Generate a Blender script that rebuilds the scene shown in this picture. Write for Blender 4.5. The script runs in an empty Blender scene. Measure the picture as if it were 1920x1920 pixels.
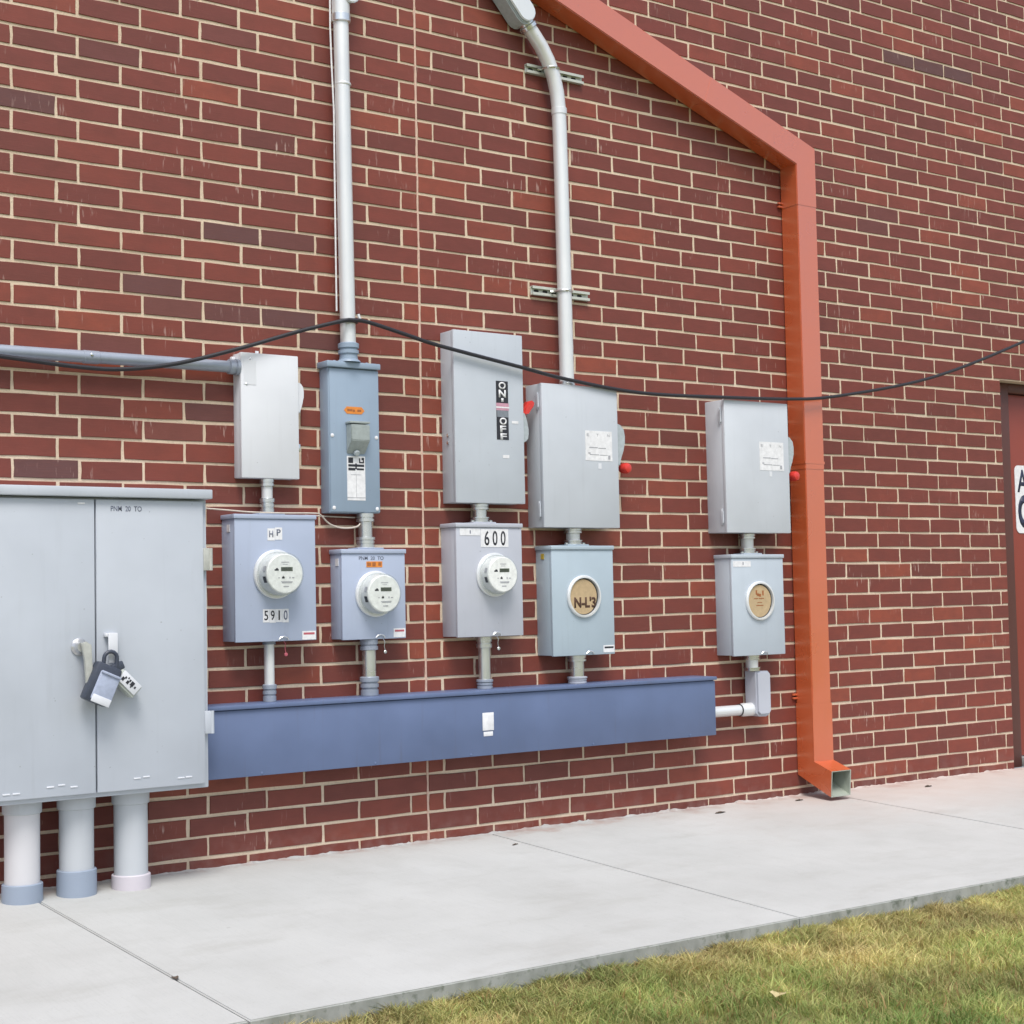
import bpy, bmesh, math, random
import numpy as np
from mathutils import Vector, Matrix, Euler

random.seed(7)
RNG = np.random.default_rng(11)
SC = bpy.context.scene
COL = SC.collection
R = math.radians

# ------------------------------------------------------------------ camera
CAM_LOC = Vector((-3.6459, -5.7985, 0.9835))
CAM_ROT = Euler((1.625791, 0.020488, -0.616141), 'XYZ')
cd = bpy.data.cameras.new('camera')
cam = bpy.data.objects.new('camera', cd)
COL.objects.link(cam)
cam.location = CAM_LOC
cam.rotation_euler = CAM_ROT
cd.sensor_width = 36.0
cd.lens = 2970.36 / 1920 * 36.0
cd.clip_start = 0.05
cd.clip_end = 500
SC.camera = cam

# ------------------------------------------------------------------ sky, sun, exposure
SUN_DIR = Vector((-0.22, -0.46, 0.86)).normalized()     # towards the sun
w = bpy.data.worlds.new('World')
SC.world = w
w.use_nodes = True
nt = w.node_tree
nt.nodes.clear()
sky = nt.nodes.new('ShaderNodeTexSky')
sky.sky_type = 'NISHITA'
sky.sun_disc = False
sky.sun_elevation = math.asin(SUN_DIR.z)
sky.sun_rotation = math.atan2(SUN_DIR.x, SUN_DIR.y)
sky.air_density = 1.0
sky.dust_density = 3.5
sky.ozone_density = 1.0
bg = nt.nodes.new('ShaderNodeBackground')
bg.inputs['Strength'].default_value = 0.10
out = nt.nodes.new('ShaderNodeOutputWorld')
cloud = nt.nodes.new('ShaderNodeMix')          # thin even overcast over the clear-sky colours
cloud.data_type = 'RGBA'
cloud.inputs[0].default_value = 0.30
cloud.inputs[7].default_value = (6.6, 6.9, 7.5, 1)
nt.links.new(sky.outputs[0], cloud.inputs[6])
nt.links.new(cloud.outputs[2], bg.inputs['Color'])
nt.links.new(bg.outputs[0], out.inputs['Surface'])

sd = bpy.data.lights.new('sun', 'SUN')
sd.energy = 1.5
sd.angle = R(24)
sd.color = (1.0, 0.965, 0.92)
sun = bpy.data.objects.new('sun', sd)
COL.objects.link(sun)
sun.location = (-6, -8, 9)
sun.rotation_euler = (-SUN_DIR).to_track_quat('-Z', 'Y').to_euler()

SC.view_settings.view_transform = 'Standard'
SC.view_settings.look = 'None'
SC.view_settings.gamma = 1.0
SC.view_settings.use_curve_mapping = False
SC.view_settings.exposure = 0.86
SC.cycles.max_bounces = 8

# ------------------------------------------------------------------ materials
def nodes_of(name):
    m = bpy.data.materials.new(name)
    m.use_nodes = True
    t = m.node_tree
    return m, t, t.nodes['Principled BSDF']

def N(t, kind, **kw):
    n = t.nodes.new(kind)
    for k, v in kw.items():
        setattr(n, k, v)
    return n

def noise(t, vec, scale, detail=4, rough=0.55):
    n = N(t, 'ShaderNodeTexNoise')
    n.inputs['Scale'].default_value = scale
    n.inputs['Detail'].default_value = detail
    n.inputs['Roughness'].default_value = rough
    if vec is not None:
        t.links.new(vec, n.inputs['Vector'])
    return n.outputs['Fac']

def math_(t, op, a, b=None, c=None, clamp=False):
    n = N(t, 'ShaderNodeMath', operation=op)
    n.use_clamp = clamp
    for i, v in enumerate((a, b, c)):
        if v is None:
            continue
        if isinstance(v, (int, float)):
            n.inputs[i].default_value = v
        else:
            t.links.new(v, n.inputs[i])
    return n.outputs[0]

def mapr(t, v, a, b, c=0.0, d=1.0):
    n = N(t, 'ShaderNodeMapRange')
    t.links.new(v, n.inputs['Value'])
    for k, x in zip(('From Min', 'From Max', 'To Min', 'To Max'), (a, b, c, d)):
        n.inputs[k].default_value = x
    return n.outputs['Result']

def mix(t, f, a, b, mode='MIX'):
    n = N(t, 'ShaderNodeMix', data_type='RGBA', blend_type=mode)
    for s, v in ((n.inputs[0], f), (n.inputs[6], a), (n.inputs[7], b)):
        if isinstance(v, (int, float)):
            s.default_value = v
        elif isinstance(v, tuple):
            s.default_value = (*v, 1) if len(v) == 3 else v
        else:
            t.links.new(v, s)
    return n.outputs[2]

def wpos(t, scale=None):
    g = N(t, 'ShaderNodeNewGeometry')
    if scale is None:
        return g.outputs['Position']
    n = N(t, 'ShaderNodeVectorMath', operation='MULTIPLY')
    t.links.new(g.outputs['Position'], n.inputs[0])
    n.inputs[1].default_value = scale
    return n.outputs[0]

def bump(t, b, h, strength, dist):
    n = N(t, 'ShaderNodeBump')
    n.inputs['Strength'].default_value = strength
    n.inputs['Distance'].default_value = dist
    t.links.new(h, n.inputs['Height'])
    t.links.new(n.outputs[0], b.inputs['Normal'])

def paint(name, col, rough=0.42, metal=0.0, var=0.10, grime=0.25, ior=1.5):
    """Painted or plain metal with faint mottling, run marks and dust."""
    m, t, b = nodes_of(name)
    P = wpos(t)
    big = noise(t, P, 3.5, 3)
    streak = noise(t, wpos(t, (38, 38, 2.2)), 1.0, 4)
    fine = noise(t, P, 210, 2)
    dark = tuple(c * (1 - var * 0.6) for c in col)
    light = tuple(min(1, c * (1 + var * 0.4)) for c in col)
    chip = noise(t, P, 70, 2, 0.4)
    c = mix(t, mapr(t, big, 0.3, 0.7), dark, light)
    dirt = tuple(0.75 * x + 0.25 * y for x, y in zip(tuple(c_ * 0.62 for c_ in col), (0.20, 0.17, 0.14)))
    c = mix(t, mapr(t, streak, 0.58, 0.80, 0, grime), c, dirt)
    c = mix(t, mapr(t, chip, 0.765, 0.80, 0, 0.6), c, tuple(0.35 * x + 0.04 for x in col))
    t.links.new(c, b.inputs['Base Color'])
    b.inputs['Metallic'].default_value = metal
    b.inputs['IOR'].default_value = ior
    t.links.new(mapr(t, big, 0.25, 0.75, max(0.05, rough - 0.08), rough + 0.10), b.inputs['Roughness'])
    h = math_(t, 'ADD', math_(t, 'MULTIPLY', fine, 0.15), math_(t, 'MULTIPLY', noise(t, P, 5, 2), 1.0))
    bump(t, b, h, 0.06, 0.004)
    return m

def plain(name, col, rough=0.5, metal=0.0):
    m, t, b = nodes_of(name)
    P = wpos(t)
    c = mix(t, mapr(t, noise(t, P, 60, 3), 0.3, 0.7), tuple(x * 0.88 for x in col), tuple(min(1, x * 1.06) for x in col))
    t.links.new(c, b.inputs['Base Color'])
    b.inputs['Roughness'].default_value = rough
    b.inputs['Metallic'].default_value = metal
    return m

def brick_material():
    m, t, b = nodes_of('fired_brick')
    def attr(nm):
        g = N(t, 'ShaderNodeAttribute', attribute_type='GEOMETRY', attribute_name=nm)
        o = N(t, 'ShaderNodeAttribute', attribute_type='OBJECT', attribute_name=nm)
        return math_(t, 'ADD', g.outputs['Fac'], o.outputs['Fac'])
    tone, smoked = attr('tone'), attr('smoked')
    r = N(t, 'ShaderNodeValToRGB')
    t.links.new(tone, r.inputs['Fac'])
    e = r.color_ramp.elements
    e[0].position, e[0].color = 0.0, (0.138, 0.0300, 0.0205, 1)
    e[1].position, e[1].color = 1.0, (0.255, 0.054, 0.027, 1)
    for p_, c_ in ((0.2, (0.157, 0.0325, 0.0220, 1)), (0.55, (0.174, 0.0345, 0.0225, 1)), (0.90, (0.200, 0.0400, 0.0235, 1))):
        el = e.new(p_)
        el.color = c_
    c = mix(t, smoked, r.outputs['Color'], (0.092, 0.045, 0.045))
    off = N(t, 'ShaderNodeCombineXYZ')
    t.links.new(math_(t, 'MULTIPLY', tone, 37.0), off.inputs['X'])
    t.links.new(math_(t, 'MULTIPLY', tone, 91.0), off.inputs['Z'])
    va = N(t, 'ShaderNodeVectorMath', operation='ADD')
    t.links.new(wpos(t), va.inputs[0])
    t.links.new(off.outputs[0], va.inputs[1])
    P = va.outputs[0]
    def sc(s):
        n = N(t, 'ShaderNodeVectorMath', operation='MULTIPLY')
        t.links.new(P, n.inputs[0])
        n.inputs[1].default_value = s
        return n.outputs[0]
    blot = noise(t, sc((9, 9, 16)), 1.0, 4)
    wire = noise(t, sc((14, 14, 210)), 1.0, 3)          # wire-cut drag lines along the face
    grit = noise(t, P, 330, 2)
    c = mix(t, mapr(t, blot, 0.35, 0.75, 0.0, 0.40), c, (0.095, 0.028, 0.021))
    c = mix(t, mapr(t, wire, 0.52, 0.75, 0.0, 0.22), c, (0.21, 0.065, 0.045))
    c = mix(t, mapr(t, grit, 0.60, 0.78, 0.0, 0.35), c, (0.050, 0.020, 0.018))
    # mortar smears and lime runs
    drip = noise(t, wpos(t, (75, 75, 11)), 1.0, 3)
    where = noise(t, wpos(t, (3.1, 3.1, 5.0)), 1.0, 2)
    lime = math_(t, 'MULTIPLY', mapr(t, drip, 0.60, 0.70), mapr(t, where, 0.54, 0.68))
    c = mix(t, math_(t, 'MULTIPLY', lime, 0.75), c, (0.52, 0.38, 0.33))
    # dull grey cement wash along the foot of the wall
    sp = N(t, 'ShaderNodeSeparateXYZ')
    t.links.new(wpos(t), sp.inputs[0])
    foot = math_(t, 'MULTIPLY', mapr(t, sp.outputs['Z'], 0.09, -0.03), mapr(t, noise(t, wpos(t), 16, 4), 0.42, 0.70))
    c = mix(t, math_(t, 'MULTIPLY', foot, 0.25), c, (0.30, 0.22, 0.20))
    t.links.new(c, b.inputs['Base Color'])
    t.links.new(mapr(t, blot, 0.3, 0.7, 0.52, 0.66), b.inputs['Roughness'])
    b.inputs['IOR'].default_value = 1.52
    h = math_(t, 'ADD', math_(t, 'MULTIPLY', wire, 0.5), math_(t, 'ADD', math_(t, 'MULTIPLY', grit, 0.3), blot))
    bump(t, b, h, 0.35, 0.002)
    return m

def mortar_material():
    m, t, b = nodes_of('lime_mortar')
    P = wpos(t)
    c = mix(t, mapr(t, noise(t, P, 5, 5), 0.3, 0.7), (0.57, 0.455, 0.335), (0.70, 0.58, 0.445))
    c = mix(t, mapr(t, noise(t, P, 130, 3), 0.50, 0.75, 0, 0.35), c, (0.36, 0.27, 0.22))
    t.links.new(c, b.inputs['Base Color'])
    b.inputs['Roughness'].default_value = 0.9
    bump(t, b, noise(t, P, 160, 4), 0.6, 0.003)
    return m

def concrete_material():
    m, t, b = nodes_of('broom_finished_concrete')
    P = wpos(t)
    big = noise(t, P, 1.1, 5)
    mid = noise(t, P, 7, 5)
    c = mix(t, mapr(t, big, 0.3, 0.7), (0.420, 0.430, 0.418), (0.495, 0.507, 0.497))
    c = mix(t, mapr(t, mid, 0.45, 0.8, 0, 0.28), c, (0.35, 0.35, 0.335))
    c = mix(t, mapr(t, noise(t, P, 170, 3), 0.58, 0.8, 0, 0.4), c, (0.27, 0.27, 0.265))
    c = mix(t, mapr(t, noise(t, wpos(t, (2.2, 5.0, 2.2)), 1.0, 6, 0.65), 0.54, 0.70, 0, 0.30), c, (0.33, 0.325, 0.30))
    c = mix(t, mapr(t, noise(t, P, 26, 3, 0.7), 0.68, 0.76, 0, 0.35), c, (0.26, 0.255, 0.24))
    broom = noise(t, wpos(t, (260, 7, 7)), 1.0, 3)
    c = mix(t, mapr(t, broom, 0.5, 0.75, 0, 0.16), c, (0.28, 0.285, 0.28))
    sp = N(t, 'ShaderNodeSeparateXYZ')
    t.links.new(P, sp.inputs[0])
    wob = math_(t, 'MULTIPLY', math_(t, 'SUBTRACT', mid, 0.5), 0.5)
    yy = math_(t, 'ADD', sp.outputs['Y'], wob)
    # pale reddish tint on the slab by the downspout and the door
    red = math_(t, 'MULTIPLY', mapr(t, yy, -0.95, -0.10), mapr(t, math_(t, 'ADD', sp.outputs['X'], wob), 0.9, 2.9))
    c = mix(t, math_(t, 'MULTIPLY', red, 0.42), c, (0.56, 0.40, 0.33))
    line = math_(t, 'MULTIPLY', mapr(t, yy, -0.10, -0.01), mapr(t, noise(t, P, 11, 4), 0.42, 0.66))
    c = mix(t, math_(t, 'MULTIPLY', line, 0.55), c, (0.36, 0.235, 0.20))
    # weathered grey rind with moss on the lawn-side face
    face = mapr(t, sp.outputs['Y'], -1.862, -1.868)
    rind = mix(t, mapr(t, noise(t, wpos(t, (1, 1, 0.6)), 14, 5), 0.38, 0.66), (0.33, 0.345, 0.33), (0.22, 0.235, 0.215))
    rind = mix(t, mapr(t, noise(t, P, 34, 4), 0.56, 0.72, 0, 0.7), rind, (0.07, 0.095, 0.06))
    c = mix(t, face, c, rind)
    t.links.new(c, b.inputs['Base Color'])
    b.inputs['Roughness'].default_value = 0.88
    b.inputs['Specular IOR Level'].default_value = 0.3
    h = math_(t, 'ADD', noise(t, wpos(t, (18, 240, 18)), 1.0, 3), mid)
    bump(t, b, h, 0.25, 0.003)
    return m

def grass_material():
    m, t, b = nodes_of('dry_grass_blade')
    a = N(t, 'ShaderNodeAttribute', attribute_type='GEOMETRY', attribute_name='blade_colour')
    t.links.new(a.outputs['Color'], b.inputs['Base Color'])
    b.inputs['Roughness'].default_value = 0.6
    b.inputs['Specular IOR Level'].default_value = 0.3
    tr = N(t, 'ShaderNodeBsdfTranslucent')
    t.links.new(a.outputs['Color'], tr.inputs['Color'])
    ms = N(t, 'ShaderNodeMixShader')
    ms.inputs[0].default_value = 0.42
    o = t.nodes['Material Output']
    t.links.new(b.outputs[0], ms.inputs[1])
    t.links.new(tr.outputs[0], ms.inputs[2])
    t.links.new(ms.outputs[0], o.inputs['Surface'])
    return m

def soil_material():
    m, t, b = nodes_of('thatch_and_soil')
    P = wpos(t)
    c = mix(t, mapr(t, noise(t, P, 9, 6), 0.35, 0.65), (0.22, 0.19, 0.075), (0.36, 0.33, 0.12))
    c = mix(t, mapr(t, noise(t, P, 1.3, 3), 0.4, 0.65, 0, 0.6), c, (0.17, 0.21, 0.06))
    t.links.new(c, b.inputs['Base Color'])
    b.inputs['Roughness'].default_value = 0.95
    bump(t, b, noise(t, P, 60, 5), 1.0, 0.02)
    return m

def glass_material():
    m, t, b = nodes_of('clear_meter_cover')
    tr = N(t, 'ShaderNodeBsdfTransparent')
    tr.inputs[0].default_value = (0.96, 0.97, 0.965, 1)
    gl = N(t, 'ShaderNodeBsdfGlossy')
    gl.inputs['Roughness'].default_value = 0.08
    lw = N(t, 'ShaderNodeLayerWeight')
    lw.inputs['Blend'].default_value = 0.5
    fac = math_(t, 'ADD', math_(t, 'MULTIPLY', math_(t, 'POWER', lw.outputs['Facing'], 4.0), 0.45), 0.035)
    ms = N(t, 'ShaderNodeMixShader')
    t.links.new(fac, ms.inputs[0])
    t.links.new(tr.outputs[0], ms.inputs[1])
    t.links.new(gl.outputs[0], ms.inputs[2])
    t.links.new(ms.outputs[0], t.nodes['Material Output'].inputs['Surface'])
    return m

M = {
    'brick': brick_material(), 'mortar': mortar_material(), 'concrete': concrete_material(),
    'grass': grass_material(), 'soil': soil_material(), 'glass': glass_material(),
    'sealant': plain('pink_beige_sealant', (0.60, 0.425, 0.34), 0.7),
    'filler': plain('joint_filler', (0.10, 0.10, 0.10), 0.9),
    'cab': paint('cabinet_grey_paint', (0.455, 0.495, 0.55), 0.45, grime=0.12),
    'white_box': paint('chalky_white_paint', (0.66, 0.685, 0.725), 0.5, grime=0.12),
    'slate_box': paint('slate_blue_grey_paint', (0.265, 0.345, 0.445), 0.4, grime=0.12),
    'grey_box': paint('light_grey_enclosure_paint', (0.48, 0.525, 0.58), 0.42, grime=0.15),
    'grey_box2': paint('pale_grey_enclosure_paint', (0.505, 0.545, 0.595), 0.42, grime=0.12),
    'grey_box3': paint('paler_grey_enclosure_paint', (0.535, 0.572, 0.62), 0.42, grime=0.12),
    'blue_socket': paint('faded_lavender_blue_paint', (0.375, 0.435, 0.56), 0.42, grime=0.15),
    'lilac_socket': paint('faded_lilac_grey_paint', (0.45, 0.475, 0.535), 0.42, grime=0.15),
    'grey_socket': paint('cool_grey_socket_paint', (0.38, 0.465, 0.53), 0.42, grime=0.12),
    'grey_socket2': paint('pale_cool_grey_socket_paint', (0.44, 0.50, 0.56), 0.42, grime=0.12),
    'trough': paint('violet_blue_trough_paint', (0.108, 0.150, 0.268), 0.45, var=0.20, grime=0.45),
    'orange': paint('burnt_orange_paint', (0.52, 0.098, 0.024), 0.30, var=0.06, grime=0.08, ior=2.4),
    'galv': paint('galvanised_steel', (0.68, 0.71, 0.72), 0.26, metal=0.9, var=0.14, grime=0.35),
    'galv_white': paint('white_weathered_conduit', (0.72, 0.745, 0.755), 0.38, metal=0.35, var=0.08, grime=0.15),
    'zinc_blue': paint('zinc_hub_casting', (0.305, 0.345, 0.415), 0.45, metal=0.25, var=0.12),
    'strut': paint('strut_zinc', (0.56, 0.59, 0.53), 0.4, metal=0.25, var=0.15, grime=0.3),
    'lining': paint('bare_galvanised_lining', (0.36, 0.40, 0.34), 0.5, metal=0.2, var=0.2, grime=0.4),
    'pvc': paint('grey_pvc', (0.47, 0.50, 0.53), 0.5, grime=0.12),
    'pvc_white': paint('sun_bleached_pvc', (0.58, 0.58, 0.60), 0.5, grime=0.12),
    'sleeve_blue': paint('blue_grey_pvc_sleeve', (0.28, 0.335, 0.42), 0.5, grime=0.12),
    'sleeve_pink': paint('pinkish_pvc_sleeve', (0.56, 0.53, 0.575), 0.5, grime=0.12),
    'black': plain('black_jacket', (0.018, 0.018, 0.024), 0.45),
    'ink': plain('black_print', (0.02, 0.022, 0.03), 0.6),
    'navy': plain('navy_print', (0.018, 0.025, 0.06), 0.5),
    'faint': plain('faded_grey_print', (0.36, 0.37, 0.40), 0.6),
    'mark': plain('blue_grey_stencil_ink', (0.14, 0.16, 0.22), 0.6),
    'white': plain('white_label_vinyl', (0.74, 0.75, 0.77), 0.45),
    'cream': plain('cream_lever', (0.44, 0.455, 0.42), 0.5),
    'orange_label': plain('orange_label', (0.70, 0.24, 0.04), 0.5),
    'brown_print': plain('brown_print', (0.33, 0.115, 0.035), 0.6),
    'pink': plain('pink_band', (0.52, 0.28, 0.36), 0.5),
    'grey_band': plain('grey_band', (0.20, 0.225, 0.26), 0.5),
    'red': plain('red_plastic', (0.62, 0.045, 0.035), 0.3),
    'red_print': plain('red_print', (0.45, 0.10, 0.13), 0.5),
    'yellow': plain('yellow_label', (0.50, 0.37, 0.05), 0.5),
    'cardboard': plain('brown_cardboard_disc', (0.46, 0.345, 0.20), 0.8),
    'marker': plain('brown_marker_ink', (0.075, 0.035, 0.018), 0.7),
    'dark_hole': plain('dark_interior', (0.03, 0.03, 0.032), 0.8),
    'face_white': plain('meter_dial_white', (0.74, 0.765, 0.745), 0.4),
    'meter_body': plain('meter_housing_grey', (0.62, 0.645, 0.64), 0.4),
    'lcd': plain('lcd_olive', (0.085, 0.105, 0.08), 0.25),
    'lcd_ink': plain('lcd_segment', (0.045, 0.055, 0.042), 0.3),
    'steel': plain('bright_steel', (0.55, 0.56, 0.57), 0.3, 0.8),
    'dark_plastic': plain('dark_blue_plastic', (0.045, 0.055, 0.080), 0.4),
    'lock_face': plain('lock_box_face', (0.36, 0.41, 0.53), 0.4),
    'lock_beige': plain('lock_box_beige', (0.44, 0.48, 0.44), 0.45),
    'lever_grey': plain('lever_grey', (0.40, 0.455, 0.48), 0.4),
    'breaker': plain('breaker_cover_olive_grey', (0.325, 0.37, 0.365), 0.45),
    'door': paint('oxide_red_door_paint', (0.225, 0.044, 0.027), 0.5, var=0.06, grime=0.1),
    'frame': paint('dark_brown_frame_paint', (0.085, 0.026, 0.018), 0.5, var=0.06, grime=0.1),
    'alu': plain('threshold_aluminium', (0.50, 0.53, 0.53), 0.4, 0.4),
    'leaf': plain('dry_leaf_brown', (0.10, 0.075, 0.055), 0.8),
    'leaf_pale': plain('dry_leaf_pale', (0.50, 0.42, 0.22), 0.8),
    'twine': plain('pale_string', (0.58, 0.52, 0.46), 0.7),
}

# ------------------------------------------------------------------ builders
ORG = {}

def thing(name, label, cat, loc, group=None, kind=None):
    o = bpy.data.objects.new(name, None)
    COL.objects.link(o)
    o.location = loc
    o.empty_display_size = 0.05
    tag(o, label, cat, group, kind)
    ORG[o] = Vector(loc)
    return o

def tag(o, label=None, cat=None, group=None, kind=None):
    if label: o['label'] = label
    if cat: o['category'] = cat
    if group: o['group'] = group
    if kind: o['kind'] = kind
    return o

def link(name, bm, mat, parent=None, smooth=False, loc=None):
    """One mesh object from world-space geometry."""
    me = bpy.data.meshes.new(name)
    org = ORG[parent] if parent is not None else Vector(loc or (0, 0, 0))
    bmesh.ops.translate(bm, vec=-org, verts=bm.verts)
    bmesh.ops.recalc_face_normals(bm, faces=bm.faces)
    bm.to_mesh(me)
    bm.free()
    me.materials.append(mat)
    if smooth:
        for f in me.polygons: f.use_smooth = True
        me.set_sharp_from_angle(angle=R(38))
    o = bpy.data.objects.new(name, me)
    COL.objects.link(o)
    if parent is not None:
        o.parent = parent
        ORG[o] = ORG[parent]
    else:
        o.location = org
        ORG[o] = org
    return o

def add_box(bm, x0, x1, y0, y1, z0, z1, bev=0.0, rot=None, seg=2):
    r = bmesh.ops.create_cube(bm, size=1.0)
    vs = r['verts']
    c = Vector(((x0 + x1) / 2, (y0 + y1) / 2, (z0 + z1) / 2))
    s = Vector((abs(x1 - x0), abs(y1 - y0), abs(z1 - z0)))
    for v in vs:
        v.co = Vector((v.co.x * s.x, v.co.y * s.y, v.co.z * s.z))
    if bev > 0:
        es = list({e for v in vs for e in v.link_edges})
        k = bmesh.ops.bevel(bm, geom=es, offset=bev, segments=seg, affect='EDGES', profile=0.5)
        vs = list(set(k['verts']) | {v for v in vs if v.is_valid})
    for v in vs:
        if rot is not None: v.co = rot @ v.co
        v.co = v.co + c
    return vs

def box(name, x0, x1, y0, y1, z0, z1, mat, parent=None, bev=0.0, rot=None, loc=None):
    bm = bmesh.new()
    add_box(bm, x0, x1, y0, y1, z0, z1, bev, rot)
    return link(name, bm, mat, parent, smooth=bev > 0, loc=loc)

def frame_of(d):
    d = d.normalized()
    up = Vector((0, 0, 1)) if abs(d.z) < 0.9 else Vector((0, 1, 0))
    a = d.cross(up).normalized()
    return a, a.cross(d).normalized()

def add_tube(bm, pts, rad, seg=16, caps=True):
    pts = [Vector(p) for p in pts]
    rads = rad if isinstance(rad, (list, tuple)) else [rad] * len(pts)
    a, b = frame_of(pts[1] - pts[0])
    rings = []
    for i, p in enumerate(pts):
        d = (pts[min(i + 1, len(pts) - 1)] - pts[max(i - 1, 0)]).normalized()
        if d.length == 0: d = Vector((0, 0, 1))
        a = (a - d * a.dot(d)).normalized()
        b = d.cross(a).normalized()
        rings.append([bm.verts.new(p + (a * math.cos(2 * math.pi * k / seg) + b * math.sin(2 * math.pi * k / seg)) * rads[i]) for k in range(seg)])
    for q, r_ in zip(rings[:-1], rings[1:]):
        for k in range(seg):
            bm.faces.new((q[k], q[(k + 1) % seg], r_[(k + 1) % seg], r_[k]))
    if caps:
        bm.faces.new(rings[0][::-1])
        bm.faces.new(rings[-1])
    return rings

def tube(name, pts, rad, mat, parent=None, seg=16, loc=None, caps=True):
    bm = bmesh.new()
    add_tube(bm, pts, rad, seg, caps)
    return link(name, bm, mat, parent, True, loc)

def add_lathe(bm, base, axis, prof, seg=24):
    """prof = (distance along axis, radius) pairs."""
    base, axis = Vector(base), Vector(axis).normalized()
    a, b = frame_of(axis)
    rings = []
    for h, r_ in prof:
        r_ = max(r_, 1e-4)
        rings.append([bm.verts.new(base + axis * h + (a * math.cos(2 * math.pi * k / seg) + b * math.sin(2 * math.pi * k / seg)) * r_) for k in range(seg)])
    for q, r_ in zip(rings[:-1], rings[1:]):
        for k in range(seg):
            bm.faces.new((q[k], q[(k + 1) % seg], r_[(k + 1) % seg], r_[k]))
    bm.faces.new(rings[0][::-1])
    bm.faces.new(rings[-1])

def lathe(name, base, axis, prof, mat, parent=None, seg=24, loc=None):
    bm = bmesh.new()
    add_lathe(bm, base, axis, prof, seg)
    return link(name, bm, mat, parent, True, loc)

def add_plate(bm, outline, y0, y1, bev=0.0):
    """Extrude an outline in the wall plane (x, z) between depths y0 and y1."""
    f0 = [bm.verts.new((x, y0, z)) for x, z in outline]
    f1 = [bm.verts.new((x, y1, z)) for x, z in outline]
    n = len(outline)
    fs = [bm.faces.new(f0), bm.faces.new(f1[::-1])]
    for i in range(n):
        fs.append(bm.faces.new((f0[i], f1[i], f1[(i + 1) % n], f0[(i + 1) % n])))
    if bev:
        bmesh.ops.bevel(bm, geom=list({e for f in fs[:2] for e in f.edges}), offset=bev, segments=2, affect='EDGES')

def plate(name, outline, y0, y1, mat, parent, bev=0.0):
    bm = bmesh.new()
    add_plate(bm, outline, y0, y1, bev)
    return link(name, bm, mat, parent, bev > 0)

def sticker(name, x0, x1, z0, z1, yf, mat, parent, th=0.0012):
    """Thin adhesive label on a face at depth yf (towards the camera is -y)."""
    return box(name, x0, x1, yf - th, yf - 0.0001, z0, z1, mat, parent)

def lettering(txt, cx, cz, wd, ht, yf, mat, parent, bold=0.0, rotd=0.0, name='lettering'):
    cu = bpy.data.curves.new('text', 'FONT')
    cu.body = txt
    cu.align_x, cu.align_y = 'CENTER', 'CENTER'
    cu.extrude = 0.0
    cu.offset = bold
    cu.resolution_u = 4
    ob = bpy.data.objects.new('text', cu)
    COL.objects.link(ob)
    bpy.context.view_layer.update()
    me = bpy.data.meshes.new_from_object(ob.evaluated_get(bpy.context.evaluated_depsgraph_get()))
    bpy.data.objects.remove(ob)
    co = np.array([v.co[:] for v in me.vertices])
    lo, hi = co.min(0), co.max(0)
    bm = bmesh.new()
    bm.from_mesh(me)
    bpy.data.meshes.remove(me)
    ca, sa = math.cos(rotd), math.sin(rotd)
    for v in bm.verts:
        x = ((v.co.x - lo[0]) / (hi[0] - lo[0]) - 0.5) * wd
        z = ((v.co.y - lo[1]) / (hi[1] - lo[1]) - 0.5) * ht
        v.co = Vector((cx + ca * x + sa * z, yf, cz - sa * x + ca * z))
    r = bmesh.ops.extrude_face_region(bm, geom=bm.faces[:])
    for g in r['geom']:
        if isinstance(g, bmesh.types.BMVert): g.co.y -= 0.0005
    return link(name, bm, mat, parent)

def bars(name, rects, yf, mat, parent):
    bm = bmesh.new()
    for x0, x1, z0, z1 in rects:
        add_box(bm, x0, x1, yf - 0.0006, yf - 0.00005, z0, z1)
    return tag(link(name, bm, mat, parent), kind='stuff')

# ================================================================== THE WALL
L, C, J = 0.254, 0.08128, 0.0124
WX0, WX1, ROWS = -4.064, 6.35, 58
DX0, DX1, DROW = 3.955, 5.005, 27          # door opening
WALL_TOP = ROWS * C

wall = thing('brick_wall', 'long red brick wall in third bond with cream mortar joints behind all the meter boxes', 'wall', (0, 0, 0))

bm = bmesh.new()
MY = 0.0042
zb = -0.25
add_box(bm, WX0, DX0 + 0.002, MY, 0.24, zb, WALL_TOP)
add_box(bm, DX1 - 0.002, WX1, MY, 0.24, zb, WALL_TOP)
add_box(bm, DX0 + 0.002, DX1 - 0.002, MY, 0.24, DROW * C + 0.001, WALL_TOP)
link('mortar', bm, M['mortar'], wall)

def cells(row):
    """Head-joint to head-joint spans of one course; the bond mirrors at the movement joint x = 0."""
    s = set([0.0])
    k = 0
    off = 0.0 if row % 2 == 0 else L / 3
    x = off
    while x < WX1: s.add(round(x, 5)); x += L
    x = -off
    while x > WX0: s.add(round(x, 5)); x -= L
    s |= {WX0, WX1}
    xs = sorted(s)
    o = []
    for a, b in zip(xs[:-1], xs[1:]):
        if row < DROW and b > DX0 and a < DX1:
            if a < DX0 - 0.03: o.append((a, DX0 + J / 2))
            if b > DX1 + 0.03: o.append((DX1 - J / 2, b))
            continue
        if b - a > 0.03: o.append((a, b))
    return o

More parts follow.
